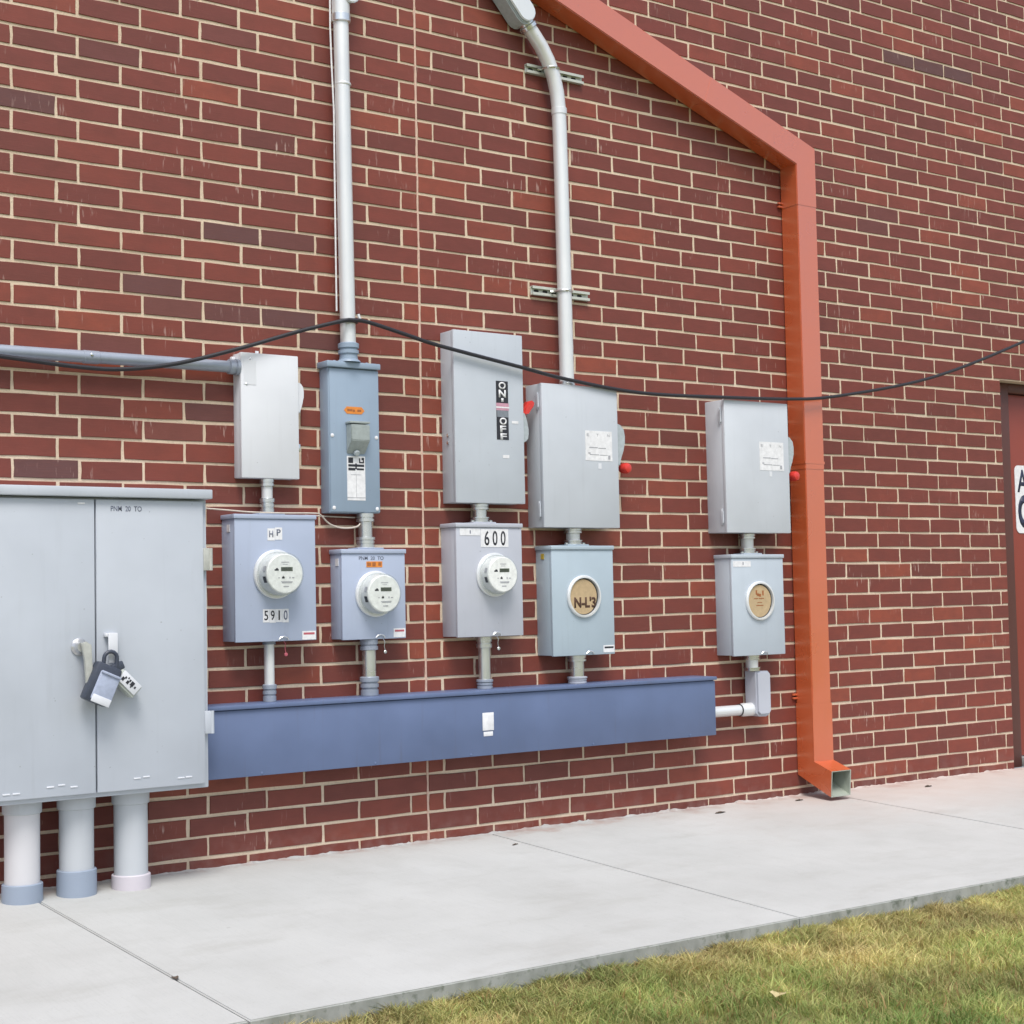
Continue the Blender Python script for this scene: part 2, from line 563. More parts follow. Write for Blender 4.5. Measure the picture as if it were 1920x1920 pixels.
SMOKED = [(30, -0.9, .9), (30, -.649, .5), (35, -1.722, .8), (27, -1.264, .8), (26, -1.177, .7), (26, -.904, .7), (26, -.641, .9), (18, -1.687, .9),
          (25, -.341, .7), (26, -.518, .9), (48, 3.196, 1), (48, 3.466, 1), (48, 3.745, 1), (24, -1.438, .5), (21, -.908, .6), (46, 2.9, .3), (20, -1.1, .5), (38, -1.35, .4), (42, -1.1, .4),
          (40, -0.95, .4), (33, 0.9, .35), (44, 1.6, .4), (36, 2.9, .5), (37, 3.1, .4), (29, 3.5, .3)]

def brick_verts(ln, rnd):
    """Brick with an uneven eight-point edge, its bevelled face standing 4 mm proud of the mortar."""
    h = C - J
    j = lambda q: rnd.uniform(-q, q)
    pr = rnd.uniform(-0.0010, 0.0010)
    e = 0.0016
    out_ = [(sx + j(.18) * (sx == 0), sz, j(.0018), j(.0018)) for sx, sz in ((-1, -1), (0, -1), (1, -1), (1, 0), (1, 1), (0, 1), (-1, 1), (-1, 0))]
    v = []
    for yy, ins in ((pr, e), (pr + 0.0018, 0.0), (0.03, 0.0)):
        for sx, sz, jx_, jz_ in out_:
            v.append((sx * (ln / 2 - ins) + jx_, yy, sz * (h / 2 - ins) + jz_))
    return v
BF = [tuple(range(8))] + [(k + 8, (k + 1) % 8 + 8, (k + 1) % 8, k) for k in range(8)] + [(k + 16, (k + 1) % 8 + 16, (k + 1) % 8 + 8, k + 8) for k in range(8)]

Rc = CAM_ROT.to_matrix()
RcT = Rc.transposed()
FPX = 2970.36 / 1920 * 1024
def px(x, y, z):
    c = RcT @ (Vector((x, y, z)) - CAM_LOC)
    return 512 + FPX * c.x / -c.z, 512 - FPX * c.y / -c.z

HIDERS = [(-2.05, -1.12, -.30, 0.30, 1.42), (-1.12, 1.525, -.16, .32, .595), (-.892, -.636, -.075, 1.487, 1.99), (-.498, -.259, -.08, 1.354, 1.975),
          (.10, .468, -.108, 1.404, 2.157), (.557, .99, -.125, 1.30, 1.95), (1.651, 2.083, -.138, 1.285, 1.935), (-.946, -.592, -.117, .839, 1.335),
          (-.459, -.158, -.097, .833, 1.197), (.089, .433, -.12, .827, 1.31), (.598, .948, -.118, .727, 1.215), (1.689, 2.037, -.12, .687, 1.175),
          (2.222, 2.356, -.12, 0, 3.25)]
def hidden(x, z):
    o = CAM_LOC
    d = Vector((x, 0.0, z)) - o
    for x0, x1, y0, z0, z1 in HIDERS:
        for yy in (y0, y0 * 0.5, 0):
            t_ = (yy - o.y) / d.y
            p_ = o + d * t_
            if x0 <= p_.x <= x1 and z0 <= p_.z <= z1: return True
    return False

bricks = []
for row in range(-2, ROWS):
    z = (row + 0.5) * C
    for a, b in cells(row):
        xc, ln = (a + b) / 2, b - a - J
        tone = random.random() ** 0.9
        if abs(xc) < L / 3 and row % 2: tone = random.uniform(0.9, 1.0)
        sm = max(0.0, random.gauss(-0.40, 0.20))
        for r_, x_, s_ in SMOKED:
            if r_ == row and a <= x_ <= b: sm = s_ * .85
        X0, Y0 = px(a, 0, z + C / 2)
        X1, Y1 = px(b, 0, z - C / 2)
        area = max(0, min(X1, 1024) - max(X0, 0)) * max(0, min(Y1, 1024) - max(Y0, 0)) if z > -0.05 else 0
        if area and hidden(xc, z) and hidden(a + 0.03, z) and hidden(b - 0.03, z): area *= 0.0
        bricks.append((area, xc, z, ln, tone, min(sm, 1.0)))
order = sorted(range(len(bricks)), key=lambda i: -bricks[i][0])
single = set(order[:298])

shared = {}
def brick_mesh(ln):
    k = (round(ln, 3), random.randrange(5))
    if k not in shared:
        me = bpy.data.meshes.new('brick')
        me.from_pydata(brick_verts(ln, random), [], BF)
        me.materials.append(M['brick'])
        me.update()
        shared[k] = me
    return shared[k]

V, F, T, S = [], [], [], []
for i, (area, xc, z, ln, tone, sm) in enumerate(bricks):
    jx, jz = random.uniform(-0.0012, 0.0012), random.uniform(-0.0012, 0.0012)
    if i in single:
        o = bpy.data.objects.new('brick', brick_mesh(ln))
        COL.objects.link(o)
        o.parent = wall
        o.location = (xc + jx, random.uniform(-0.001, 0.001), z + jz)
        o.rotation_euler = (0, random.uniform(-0.004, 0.004), random.uniform(-0.003, 0.003))
        o['tone'], o['smoked'] = float(tone), float(sm)
    else:
        n0 = len(V)
        for x_, y_, z_ in brick_verts(ln, random):
            V.append((x_ + xc + jx, y_, z_ + z + jz)); T.append(tone); S.append(sm)
        F += [tuple(q + n0 for q in f) for f in BF]
me = bpy.data.meshes.new('brickwork')
me.from_pydata(V, [], F)
for nm, dat in (('tone', T), ('smoked', S)):
    at = me.attributes.new(nm, 'FLOAT', 'POINT')
    at.data.foreach_set('value', np.array(dat, dtype=np.float32))
me.materials.append(M['brick'])
me.update()
bo = bpy.data.objects.new('brickwork', me)
COL.objects.link(bo)
bo.parent = wall
bo['kind'] = 'stuff'

# movement joint bead
pts = []
zz = -0.06
while zz < WALL_TOP:
    pts.append((random.uniform(-0.0012, 0.0012), 0.0050, zz)); zz += 0.045
tube('sealant_joint', pts, 0.0056, M['sealant'], wall, seg=8)

# ragged smear of mortar droppings where the slab was cast against the wall
bm = bmesh.new()
prev = None
x = -2.6
while x < DX0 - 0.02:
    hh = 0.6 * (prev_h if prev else .003) + 0.4 * (max(0.001, random.gauss(0.0035, 0.004)) + (0.014 if random.random() < .06 else 0)); prev_h = hh
    dd = random.uniform(0.004, 0.022)
    cur = [bm.verts.new((x, 0.004, -0.060)), bm.verts.new((x, -0.0008 - hh * .12, -0.042 + hh)), bm.verts.new((x, -dd * .5, -0.042 + hh * .35)), bm.verts.new((x, -dd, -0.0445)), bm.verts.new((x, -dd * .8, -0.060))]
    if prev:
        for k in range(5): bm.faces.new((prev[k], cur[k], cur[(k + 1) % 5], prev[(k + 1) % 5]))
    prev = cur
    x += random.uniform(0.008, 0.022)
fil = link('mortar_smear', bm, M['concrete'], wall)
tag(fil, kind='stuff')

# ================================================================== GROUND
GS = 0.045
gz = lambda y: -0.042 + GS * y
EDGE = -1.87
def slab_geo(bm, x0, x1, y0, y1, th, mat=None, bev=0.006):
    vs = []
    for zo in (0, -th):
        for x, y in ((x0, y0), (x1, y0), (x1, y1), (x0, y1)):
            vs.append(bm.verts.new((x, y, gz(y) + zo)))
    fs = [bm.faces.new(vs[0:4]), bm.faces.new(vs[7:3:-1])]
    for k in range(4):
        fs.append(bm.faces.new((vs[k], vs[k + 4], vs[(k + 1) % 4 + 4], vs[(k + 1) % 4])))
    bmesh.ops.bevel(bm, geom=list(fs[0].edges), offset=bev, segments=3, affect='EDGES')

bm = bmesh.new()
slab_geo(bm, -8.2, 10.6, EDGE + 0.02, 0.004, 0.30, bev=0.0005)
bmesh.ops.translate(bm, vec=(0, 0, -0.022), verts=bm.verts)
walk = link('sidewalk', bm, M['filler'])
tag(walk, 'pale concrete sidewalk of wide slabs along the foot of the brick wall', 'sidewalk', kind='structure')
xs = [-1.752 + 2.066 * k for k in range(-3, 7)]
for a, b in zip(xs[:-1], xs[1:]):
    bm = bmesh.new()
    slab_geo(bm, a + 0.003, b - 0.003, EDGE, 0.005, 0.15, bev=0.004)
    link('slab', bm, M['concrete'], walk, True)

# lawn: one sheet out to the horizon, sloping gently away from the kerb
bm = bmesh.new()
lz = lambda y: -0.199 + 0.03 * max(y - EDGE, -4.0)
ys = [EDGE + 0.05, EDGE - 0.2, EDGE - 1, EDGE - 2, EDGE - 4, EDGE - 9, -40, -160]
xg = [-120, -30, -8, -4, -2, 0, 2, 4, 8, 30, 120]
g = [[bm.verts.new((x, y, lz(y))) for x in xg] for y in ys]
for i in range(len(ys) - 1):
    for k in range(len(xg) - 1):
        bm.faces.new((g[i][k], g[i + 1][k], g[i + 1][k + 1], g[i][k + 1]))
tag(link('lawn', bm, M['soil']), 'dry yellow green lawn running along the sidewalk edge', 'lawn', kind='structure')

gx = RNG.uniform(-5.2, 6.4, 640000)
gy = EDGE - 0.001 - 4.2 * RNG.random(640000) ** 2      # thickest by the kerb, thinning out behind the photographer
n = len(gx)
def vnoise(x, y, s, seed):
    r = np.random.default_rng(seed).random((256, 256))
    u, v = x * s + 1000.3, y * s + 1000.7
    i, j = np.floor(u).astype(int), np.floor(v).astype(int)
    fu, fv = u - i, v - j
    fu, fv = fu * fu * (3 - 2 * fu), fv * fv * (3 - 2 * fv)
    a, b = r[i % 256, j % 256], r[(i + 1) % 256, j % 256]
    c_, d_ = r[i % 256, (j + 1) % 256], r[(i + 1) % 256, (j + 1) % 256]
    return (a * (1 - fu) + b * fu) * (1 - fv) + (c_ * (1 - fu) + d_ * fu) * fv
clump = vnoise(gx, gy, 14, 1) * .6 + vnoise(gx, gy, 33, 2) * .4
green = vnoise(gx, gy, 2.6, 3) * .6 + vnoise(gx, gy, 9, 4) * .4 + np.clip((EDGE - 0.38 - gy) * 0.75, -0.26, 0.36)
keep = RNG.random(n) < np.clip(0.05 + clump * 1.35, 0, 1)
gx, gy, clump, green = gx[keep], gy[keep], clump[keep], green[keep]
n = len(gx)
hgt = (0.016 + 0.046 * clump) * RNG.uniform(0.55, 1.35, n)
ang = RNG.uniform(0, 2 * np.pi, n)
lean = RNG.uniform(0.2, 1.5, n) * hgt
lx, ly = np.cos(ang) * lean, np.sin(ang) * lean
nearedge = gy > EDGE - 0.02
ly = np.where(nearedge, -np.abs(ly) * 0.3 + 0.004, ly)
wa = RNG.uniform(0, np.pi, n)
wd_ = RNG.uniform(0.0011, 0.0025, n)
wx, wy = np.cos(wa) * wd_, np.sin(wa) * wd_
bz = -0.199 + 0.03 * np.maximum(gy - EDGE, -4.0) - 0.003
co = np.zeros((n, 5, 3), np.float32)
co[:, 0] = np.stack([gx - wx, gy - wy, bz], 1)
co[:, 1] = np.stack([gx + wx, gy + wy, bz], 1)
co[:, 2] = np.stack([gx + wx * .8 + lx * .35, gy + wy * .8 + ly * .35, bz + hgt * .6], 1)
co[:, 3] = np.stack([gx - wx * .8 + lx * .35, gy - wy * .8 + ly * .35, bz + hgt * .6], 1)
co[:, 4] = np.stack([gx + lx, gy + ly, bz + hgt * RNG.uniform(.75, 1.0, n)], 1)
me = bpy.data.meshes.new('grass')
me.vertices.add(n * 5)
me.vertices.foreach_set('co', co.ravel())
base = (np.arange(n) * 5)[:, None]
lv = np.concatenate([base + np.array([[0, 1, 2, 3]]), base + np.array([[3, 2, 4]])], 1).astype(np.int32)
me.loops.add(n * 7)
me.loops.foreach_set('vertex_index', lv.ravel())
me.polygons.add(n * 2)
st = np.stack([np.arange(n) * 7, np.arange(n) * 7 + 4], 1).astype(np.int32)
me.polygons.foreach_set('loop_start', st.ravel())
me.update(calc_edges=True)
straw = np.array([0.72, 0.61, 0.29]); olive = np.array([0.53, 0.53, 0.20]); grn = np.array([0.27, 0.39, 0.11]); tan = np.array([0.46, 0.31, 0.14])
k = np.clip(green + RNG.normal(0, 0.17, n), 0, 1)[:, None]
colr = np.where(k < 0.5, straw * (1 - k * 2) + olive * k * 2, olive * (2 - 2 * k) + grn * (2 * k - 1))
dead = (RNG.random(n) < 0.10)[:, None]
colr = np.where(dead, tan, colr) * RNG.uniform(0.7, 1.2, (n, 1)) * (0.62 + 0.62 * vnoise(gx, gy, 5.5, 8) + 0.22 * (clump - .5))[:, None]
c4 = np.concatenate([np.repeat(colr, 5, 0), np.ones((n * 5, 1))], 1).astype(np.float32)
ca = me.color_attributes.new('blade_colour', 'FLOAT_COLOR', 'POINT')
ca.data.foreach_set('color', c4.ravel())
me.materials.append(M['grass'])
go = bpy.data.objects.new('grass', me)
COL.objects.link(go)
tag(go, 'short dry straw and olive grass blades on the lawn', 'grass', kind='stuff')

# ================================================================== small builders for the electrical gear
def screw(x, y, z, mat, parent, r=0.006, name='screw'):
    return lathe(name, (x, y + 0.001, z), (0, -1, 0), [(0, r), (0.003, r), (0.0045, r * 0.6)], mat, parent, 10)

def connector(x, y, z0, z1, r, mat, parent, name='connector'):
    """Compression connector: hexish nut, neck, gland ring."""
    h = z1 - z0
    return lathe(name, (x, y, z0), (0, 0, 1), [(0, r * 0.98), (h * .30, r * 0.98), (h * .31, r * 0.88), (h * .42, r * 0.88), (h * .43, r), (h * .62, r), (h * .64, r * .9), (h * .72, r * .9), (h * .74, r * 1.06), (h * .96, r * 1.06), (h, r * .92)], mat, parent, 18)

# ---------------------------------------------------------------- big double-door service cabinet
CX0, CX1, CF, CZ0, CZ1 = -2.0, -1.130, -0.28, 0.305, 1.382
cab = thing('service_cabinet', 'big grey double door utility cabinet standing on three fat pipes at the left', 'cabinet', (-1.57, -0.14, CZ0))
box('body', CX0, CX1, CF + 0.022, 0.0045, CZ0, CZ1, M['cab'], cab, 0.004)
box('lid', CX0 - 0.02, CX1 + 0.008, CF - 0.022, 0.003, CZ1 + 0.001, CZ1 + 0.036, M['cab'], cab, 0.004)
SEAM = -1.571
doors = {}
for a, b, s in ((CX0 + 0.012, SEAM - 0.003, -1), (SEAM + 0.003, CX1 - 0.022, 1)):
    d = box('door', a, b, CF, CF + 0.0215, CZ0 + 0.018, CZ1 - 0.008, M['cab'], cab, 0.003)
    doors[s] = d
for z, th in ((1.157, 'worn'), (0.548, '')):
    h = bmesh.new()
    add_box(h, CX1 - 0.023, CX1 + 0.004, CF - 0.004, CF + 0.014, z - 0.042, z + 0.042, 0.002)
    add_tube(h, [(CX1 + 0.006, CF - 0.001, z - 0.042), (CX1 + 0.006, CF - 0.001, z + 0.042)], 0.0075, 10)
    link('hinge', h, M['cream'] if th else M['cab'], doors[1], True)
# embossed weep tabs along the bottom of the doors
for d, tabs in ((doors[-1], [(-1.895, .345), (-1.86, .345), (-1.74, .358), (-1.70, .362), (-1.655, .352)]), (doors[1], [(-1.42, .363), (-1.385, .366), (-1.25, .351), (-1.22, .352)])):
    for x, z in tabs:
        box('embossed_tab', x - 0.013, x + 0.013, CF - 0.003, CF + 0.001, z - 0.0025, z + 0.0025, M['white_box'], d, 0.001)
sticker('sticker', -1.636, -1.610, 1.356, 1.362, CF, M['white'], doors[-1])
lettering('PNM  20  TO', -1.454, 1.342, 0.118, 0.019, CF - 0.0002, M['mark'], doors[1], bold=0.01)
# left door handle: round escutcheon, hub and drop lever
hd = lathe('handle', (-1.633, CF + 0.001, 0.845), (0, -1, 0), [(0, 0.031), (0.006, 0.031), (0.010, 0.026), (0.020, 0.019), (0.030, 0.017)], M['steel'], cab, 24)
bm = bmesh.new()
add_plate(bm, [(-1.640, 0.858), (-1.622, 0.864), (-1.604, 0.852), (-1.596, 0.705), (-1.606, 0.692), (-1.622, 0.695), (-1.628, 0.80)], CF - 0.046, CF - 0.028, 0.003)
link('lever', bm, M['cream'], hd, True)
# right door hasp strap
bm = bmesh.new()
add_box(bm, -1.535, -1.500, CF - 0.028, CF - 0.022, 0.785, 0.892, 0.002)
add_box(bm, -1.544, -1.500, CF - 0.0215, CF - 0.0005, 0.878, 0.892, 0.002)
link('hasp', bm, M['white_box'], cab, True)

def tilted(parent, name, cx, cy, cz, sx, sy, sz, ang, mat, bev):
    rot = Matrix.Rotation(ang, 3, 'Y')
    bm = bmesh.new()
    add_box(bm, cx - sx / 2, cx + sx / 2, cy - sy / 2, cy + sy / 2, cz - sz / 2, cz + sz / 2, bev, rot)
    return link(name, bm, mat, parent, True)
def shackle(parent, cx, cy, cz, ang, w_, h_, r, mat):
    rot = Matrix.Rotation(ang, 3, 'Y')
    pts = [(-w_, 0, 0), (-w_, 0, h_ * .6)] + [(-w_ * math.cos(a), 0, h_ * .6 + w_ * math.sin(a)) for a in np.linspace(0.3, math.pi - 0.3, 7)] + [(w_, 0, h_ * .6), (w_, 0, 0)]
    return tube('shackle', [Vector((cx, cy, cz)) + rot @ Vector(q) for q in pts], r, mat, parent, 10)
A1 = R(24)
lk = thing('key_lock_box', 'dark lock box with a pale blue grey shutter hanging over the cabinet door seam', 'lock box', (-1.560, -0.335, 0.705))
tilted(lk, 'body', -1.572, -0.330, 0.712, 0.098, 0.052, 0.142, A1, M['dark_plastic'], 0.009)
tilted(lk, 'shutter', -1.568, -0.362, 0.700, 0.078, 0.014, 0.108, A1, M['lock_face'], 0.007)
tilted(lk, 'shutter_lip', -1.549, -0.371, 0.744, 0.076, 0.010, 0.009, A1, M['lock_face'], 0.003)
tilted(lk, 'thumb_grip', -1.588, -0.370, 0.656, 0.072, 0.008, 0.028, A1, M['white_box'], 0.003)
shackle(lk, -1.537, -0.322, 0.765, R(6), 0.024, 0.062, 0.0075, M['dark_plastic'])
tilted(lk, 'rubber_flap', -1.512, -0.318, 0.768, 0.060, 0.018, 0.030, R(-22), M['dark_plastic'], 0.005)
tilted(lk, 'strap', -1.612, -0.312, 0.792, 0.012, 0.010, 0.075, R(-22), M['dark_plastic'], 0.004)
A2 = R(-45)
lk = thing('padlock', 'small beige box padlock with black print hanging at a slant beside the darker lock box', 'padlock', (-1.478, -0.325, 0.715))
tilted(lk, 'body', -1.475, -0.318, 0.709, 0.054, 0.046, 0.098, A2, M['lock_beige'], 0.005)
pf = tilted(lk, 'face_plate', -1.472, -0.3445, 0.712, 0.044, 0.006, 0.086, A2, M['white_box'], 0.002)
rot = Matrix.Rotation(A2, 3, 'Y')
bm = bmesh.new()
for dx, dz, s_ in ((-.006, .030, .0065), (.004, .024, .004), (-.004, .008, .006), (.007, .004, .004), (.003, -.010, .0085), (-.008, -.012, .003), (.000, -.026, .004), (.010, .014, .003)):
    q = rot @ Vector((dx, 0, dz)) + Vector((-1.472, -0.3481, 0.712))
    add_box(bm, q.x - s_, q.x + s_, q.y - 0.0006, q.y + 0.0004, q.z - s_ * .8, q.z + s_ * .8, 0, rot)
tag(link('print', bm, M['ink'], lk), kind='stuff')
shackle(lk, -1.505, -0.318, 0.738, R(-45), 0.016, 0.040, 0.006, M['dark_plastic'])

# ---------------------------------------------------------------- three fat pipes under the cabinet
for x, zc, mt, sl, sh, lab in ((-1.796, -0.055, 'pvc_white', 'sleeve_blue', 0.070, 'sun bleached fat pipe under the cabinet, leftmost of three, blue grey foot sleeve'),
                          (-1.598, -0.05, 'pvc', 'sleeve_blue', 0.092, 'middle fat grey pipe under the cabinet with the tallest blue grey foot sleeve'),
                          (-1.392, -0.05, 'pvc', 'sleeve_pink', 0.052, 'fat grey pipe under the cabinet with a short pinkish foot sleeve, nearest the bare bricks')):
    t = thing('riser_pipe', lab, 'pipe', (x, -0.145, zc), 'fat conduit pipes carrying the cabinet')
    tube('pipe', [(x, -0.145, zc - 0.05), (x, -0.145, CZ0 - 0.046)], 0.0615, M[mt], t, 32)
    lathe('collar', (x, -0.145, CZ0 - 0.046), (0, 0, 1), [(0, 0.0655), (0.003, 0.0685), (0.040, 0.0685), (0.0445, 0.068)], M['pvc'], t, 32)
    lathe('sleeve', (x, -0.145, zc - 0.06), (0, 0, 1), [(0, 0.0715), (0.06 + sh - 0.003, 0.0710), (0.06 + sh, 0.0675)], M[sl], t, 32)

# ---------------------------------------------------------------- wire trough
TX0, TX1, TF, TZ0, TZ1 = -1.127, 1.525, -0.155, 0.320, 0.579
t = thing('wire_trough', 'long violet blue metal wire trough across the wall beneath the meters', 'wire trough', (0.2, 0, TZ0))
box('body', TX0, TX1, TF + 0.006, 0.004, TZ0, TZ1, M['trough'], t, 0.003)
cv = box('cover', TX0 + 0.001, TX1 + 0.001, TF - 0.001, TF + 0.0055, TZ0 - 0.002, TZ1 - 0.003, M['trough'], t, 0.002)
box('lid', TX0 - 0.0005, TX1 + 0.006, TF - 0.012, 0.003, TZ1 + 0.0005, TZ1 + 0.017, M['trough'], t, 0.003)
ln = box('label_plate', 0.181, 0.239, TF - 0.004, TF - 0.0012, 0.424, 0.500, M['white'], cv, 0.001)
box('label_tab', 0.186, 0.234, TF - 0.003, TF - 0.0012, 0.400, 0.419, M['white'], cv, 0.001)
for x in (-0.86, -0.35, 0.12, 0.78, 1.36):
    screw(x, TF + 0.0, TZ0 + 0.007, M['trough'], cv, 0.006)

# ---------------------------------------------------------------- switch boxes
def lever_handle(parent, x, y, zt, zb, down=True, wd=0.052, mat='lever_grey', ball=True):
    """Side operating lever: curved grip plate with a red end."""
    h = zt - zb
    k = 1 if down else -1
    ref = zt if down else zb
    pts = []
    for u, o in ((0, .25), (.04, .6), (.14, .9), (.3, 1.0), (.48, .98), (.66, .78), (.82, .52), (1.0, .48)):
        pts.append((x + wd * o, ref - k * h * u))
    for u, o in ((1.0, .10), (.8, .05), (.5, .03), (.2, .02), (0, .02)):
        pts.append((x + wd * o, ref - k * h * u))
    hp = plate('handle', pts if down else pts[::-1], y - 0.016, y + 0.016, M[mat], parent, 0.003)
    if ball:
        c = (x + .068, y, ref - k * (h + 0.012))
        lathe('red_grip', (c[0] - 0.003, c[1] + 0.027, c[2]), (0.15, -1, 0), [(0, 0.012), (0.003, 0.020), (0.012, 0.0245), (0.040, 0.025), (0.050, 0.021), (0.054, 0.012)], M['red'], hp, 20)
    return hp

def switch_box(name, label, cat, x0, x1, z0, z1, d, mat, wrap=0.022, hinges=True, tz=None):
    t = thing(name, label, cat, ((x0 + x1) / 2, 0, z0))
    box('body', x0 + 0.003, x1 - 0.003, -d + wrap, 0.0045, z0 + 0.002, z1 - 0.001, M[mat], t, 0.003)
    dr = box('door', x0, x1, -d, -d + wrap - 0.001, z0, z1, M[mat], t, 0.0035)
    if hinges:
        for z in (z0 + (z1 - z0) * .12, z1 - (z1 - z0) * .12):
            bm = bmesh.new()
            add_box(bm, x0 - 0.004, x0 + 0.004, -d + 0.030, -d + 0.040, z - 0.04, z + 0.04, 0.002)
            add_tube(bm, [(x0 - 0.003, -d + 0.024, z - 0.03), (x0 - 0.003, -d + 0.024, z + 0.03)], 0.004, 8)
            link('hinge', bm, M[mat], t, True)
    return t, dr

# 1 chalky white switch
t, dr = switch_box('switch_box', 'narrow chalky white switch box fed by the horizontal pipe, above the meter marked HP', 'switch box', -.892, -.636, 1.487, 1.989, .075, 'white_box', hinges=False)
lever_handle(t, -.637, -.045, 1.885, 1.760, True, 0.034, 'white_box', ball=False)
box('latch', -.636, -.622, -.060, -.045, 1.600, 1.632, M['galv'], t, 0.002)
sticker('sticker', -.880, -.826, 1.86, 1.96, -.075, M['white_box'], dr)
for x, z in ((-.850, 1.965), (-.868, 1.862)): screw(x, -.075, z, M['galv'], dr, .005)
box('mounting_ear', -.792, -.778, -.004, 0.003, 1.988, 2.010, M['white_box'], t)
box('mounting_ear', -.910, -.893, -.030, -.012, 1.945, 1.975, M['white_box'], t, .002)

# 2 slate blue breaker enclosure
x0, x1, z0, z1, d = -.498, -.259, 1.354, 1.956, .075
t = thing('breaker_enclosure', 'slate blue breaker enclosure with an orange label below the tall round conduit', 'breaker box', ((x0 + x1) / 2, 0, z0))
box('body', x0, x1, -d + .004, .0045, z0, z1, M['slate_box'], t, .003)
cv = box('cover', x0 + .004, x1 - .001, -d - .001, -d + .0035, z0 + .004, z1 - .004, M['slate_box'], t, .002)
box('rain_cap', x0 - .012, x1 + .004, -d - .014, .003, z1 + .001, z1 + .026, M['slate_box'], t, .004)
for x in (-.455, -.300): screw_ = lathe('cap_screw', (x, -.05, z1 + .026), (0, 0, 1), [(0, .007), (.006, .007), (.008, .004)], M['slate_box'], t, 8)
for x, z in ((-.484, 1.673), (-.274, 1.671), (-.480, 1.374), (-.275, 1.372)): screw(x, -d - .001, z, M['white'], cv, .008)
pl = plate('orange_label', [(-.428, 1.781), (-.414, 1.796), (-.344, 1.796), (-.330, 1.781), (-.344, 1.766), (-.414, 1.766)], -d - .0022, -d - .0011, M['orange_label'], cv)
bars('print', [(-.412, -.388, 1.777, 1.786), (-.385, -.376, 1.775, 1.784), (-.364, -.346, 1.776, 1.785)], -d - .0022, M['brown_print'], cv)
# hinged breaker hood: square face, sloping underside
bm = bmesh.new()
yb, yf = -d - .0012, -d - .046
hx0, hx1 = -.418, -.330
top, midz, bot = 1.722, 1.652, 1.598
v = [bm.verts.new(q) for q in ((hx0, yb, top), (hx1, yb, top), (hx1, yb, bot), (hx0, yb, bot), (hx0, yf, top - .004), (hx1, yf, top - .004), (hx1, yf, midz), (hx0, yf, midz))]
for f in ((0, 1, 5, 4), (4, 5, 6, 7), (7, 6, 2, 3), (0, 4, 7, 3), (1, 2, 6, 5), (0, 3, 2, 1)):
    bm.faces.new([v[k] for k in f])
bmesh.ops.bevel(bm, geom=bm.edges[:], offset=.003, segments=2, affect='EDGES')
hood = link('breaker_hood', bm, M['breaker'], t, True)
box('hood_hinge', hx0 - .004, hx1 + .004, yf + .004, yb, top + .001, top + .010, M['breaker'], hood, .002)
lathe('hood_lock', (-.378, -d - .012, 1.603), (0, -1, -.4), [(0, .013), (.008, .013), (.012, .008)], M['lever_grey'], hood, 14)
sticker('white_label', -.417, -.331, 1.406, 1.590, -d - .001, M['white'], cv)
yl = -d - .0023
bars('print', [(-.411, -.388, 1.561, 1.584), (-.411, -.378, 1.546, 1.556), (-.411, -.378, 1.530, 1.541), (-.372, -.336, 1.546, 1.556), (-.372, -.337, 1.532, 1.540), (-.378, -.371, 1.536, 1.560),
               (-.360, -.354, 1.561, 1.582), (-.342, -.336, 1.561, 1.584), (-.354, -.342, 1.561, 1.567), (-.348, -.342, 1.574, 1.584)], yl, M['ink'], cv)
bars('fold_line', [(-.375, -.3735, 1.42, 1.51), (-.417, -.331, 1.416, 1.4185), (-.400, -.350, 1.512, 1.5135)], yl, M['faint'], cv)

# 3 tall switch with ON / OFF scale
t, dr = switch_box('switch_box', 'tall grey switch box with a black ON OFF scale, above the meter marked 600', 'switch box', .100, .468, 1.404, 2.157, .108, 'grey_box', hinges=False)
yf = -.108
sticker('scale_plate', .320, .384, 1.686, 1.946, yf, M['ink'], dr)
ys_ = yf - .0013
for ch, z, hh in (('O', 1.926, .032), ('N', 1.890, .034)): lettering(ch, .353, z, .038, hh, ys_, M['white'], dr, bold=.03)
lettering('O', .355, 1.768, .038, .032, ys_, M['white'], dr, bold=.03)
lettering('F', .354, 1.733, .032, .030, ys_, M['white'], dr, bold=.03)
lettering('F', .356, 1.700, .034, .028, ys_, M['white'], dr, bold=.03)
lettering('I', .353, 1.862, .012, .016, ys_, M['white'], dr, bold=.02)
sticker('pink_band', .319, .386, 1.816, 1.848, ys_, M['pink'], dr, .0006)
sticker('white_band', .317, .388, 1.826, 1.832, ys_ - .0006, M['white'], dr, .0006)
sticker('grey_band', .323, .383, 1.786, 1.8155, ys_, M['grey_band'], dr, .0006)
sticker('sticker', .403, .437, 1.760, 1.772, yf, M['white'], dr)
sticker('sticker', .350, .384, 1.605, 1.619, yf, M['white'], dr)
for z in (1.70, 1.667): lathe('knockout_plug', (.101, -.05, z), (-1, 0, 0), [(0, .008), (.003, .008), (.004, .005)], M['galv'], t, 10)
h = lever_handle(t, .470, -.078, 1.815, 1.680, False, .036, 'lever_grey', ball=False)
bm = bmesh.new()
add_plate(bm, [(.476, 1.806), (.490, 1.800), (.500, 1.815), (.536, 1.845), (.540, 1.862), (.528, 1.872), (.505, 1.866), (.484, 1.838)], -.098, -.060, .006)
link('red_grip', bm, M['red'], h, True)

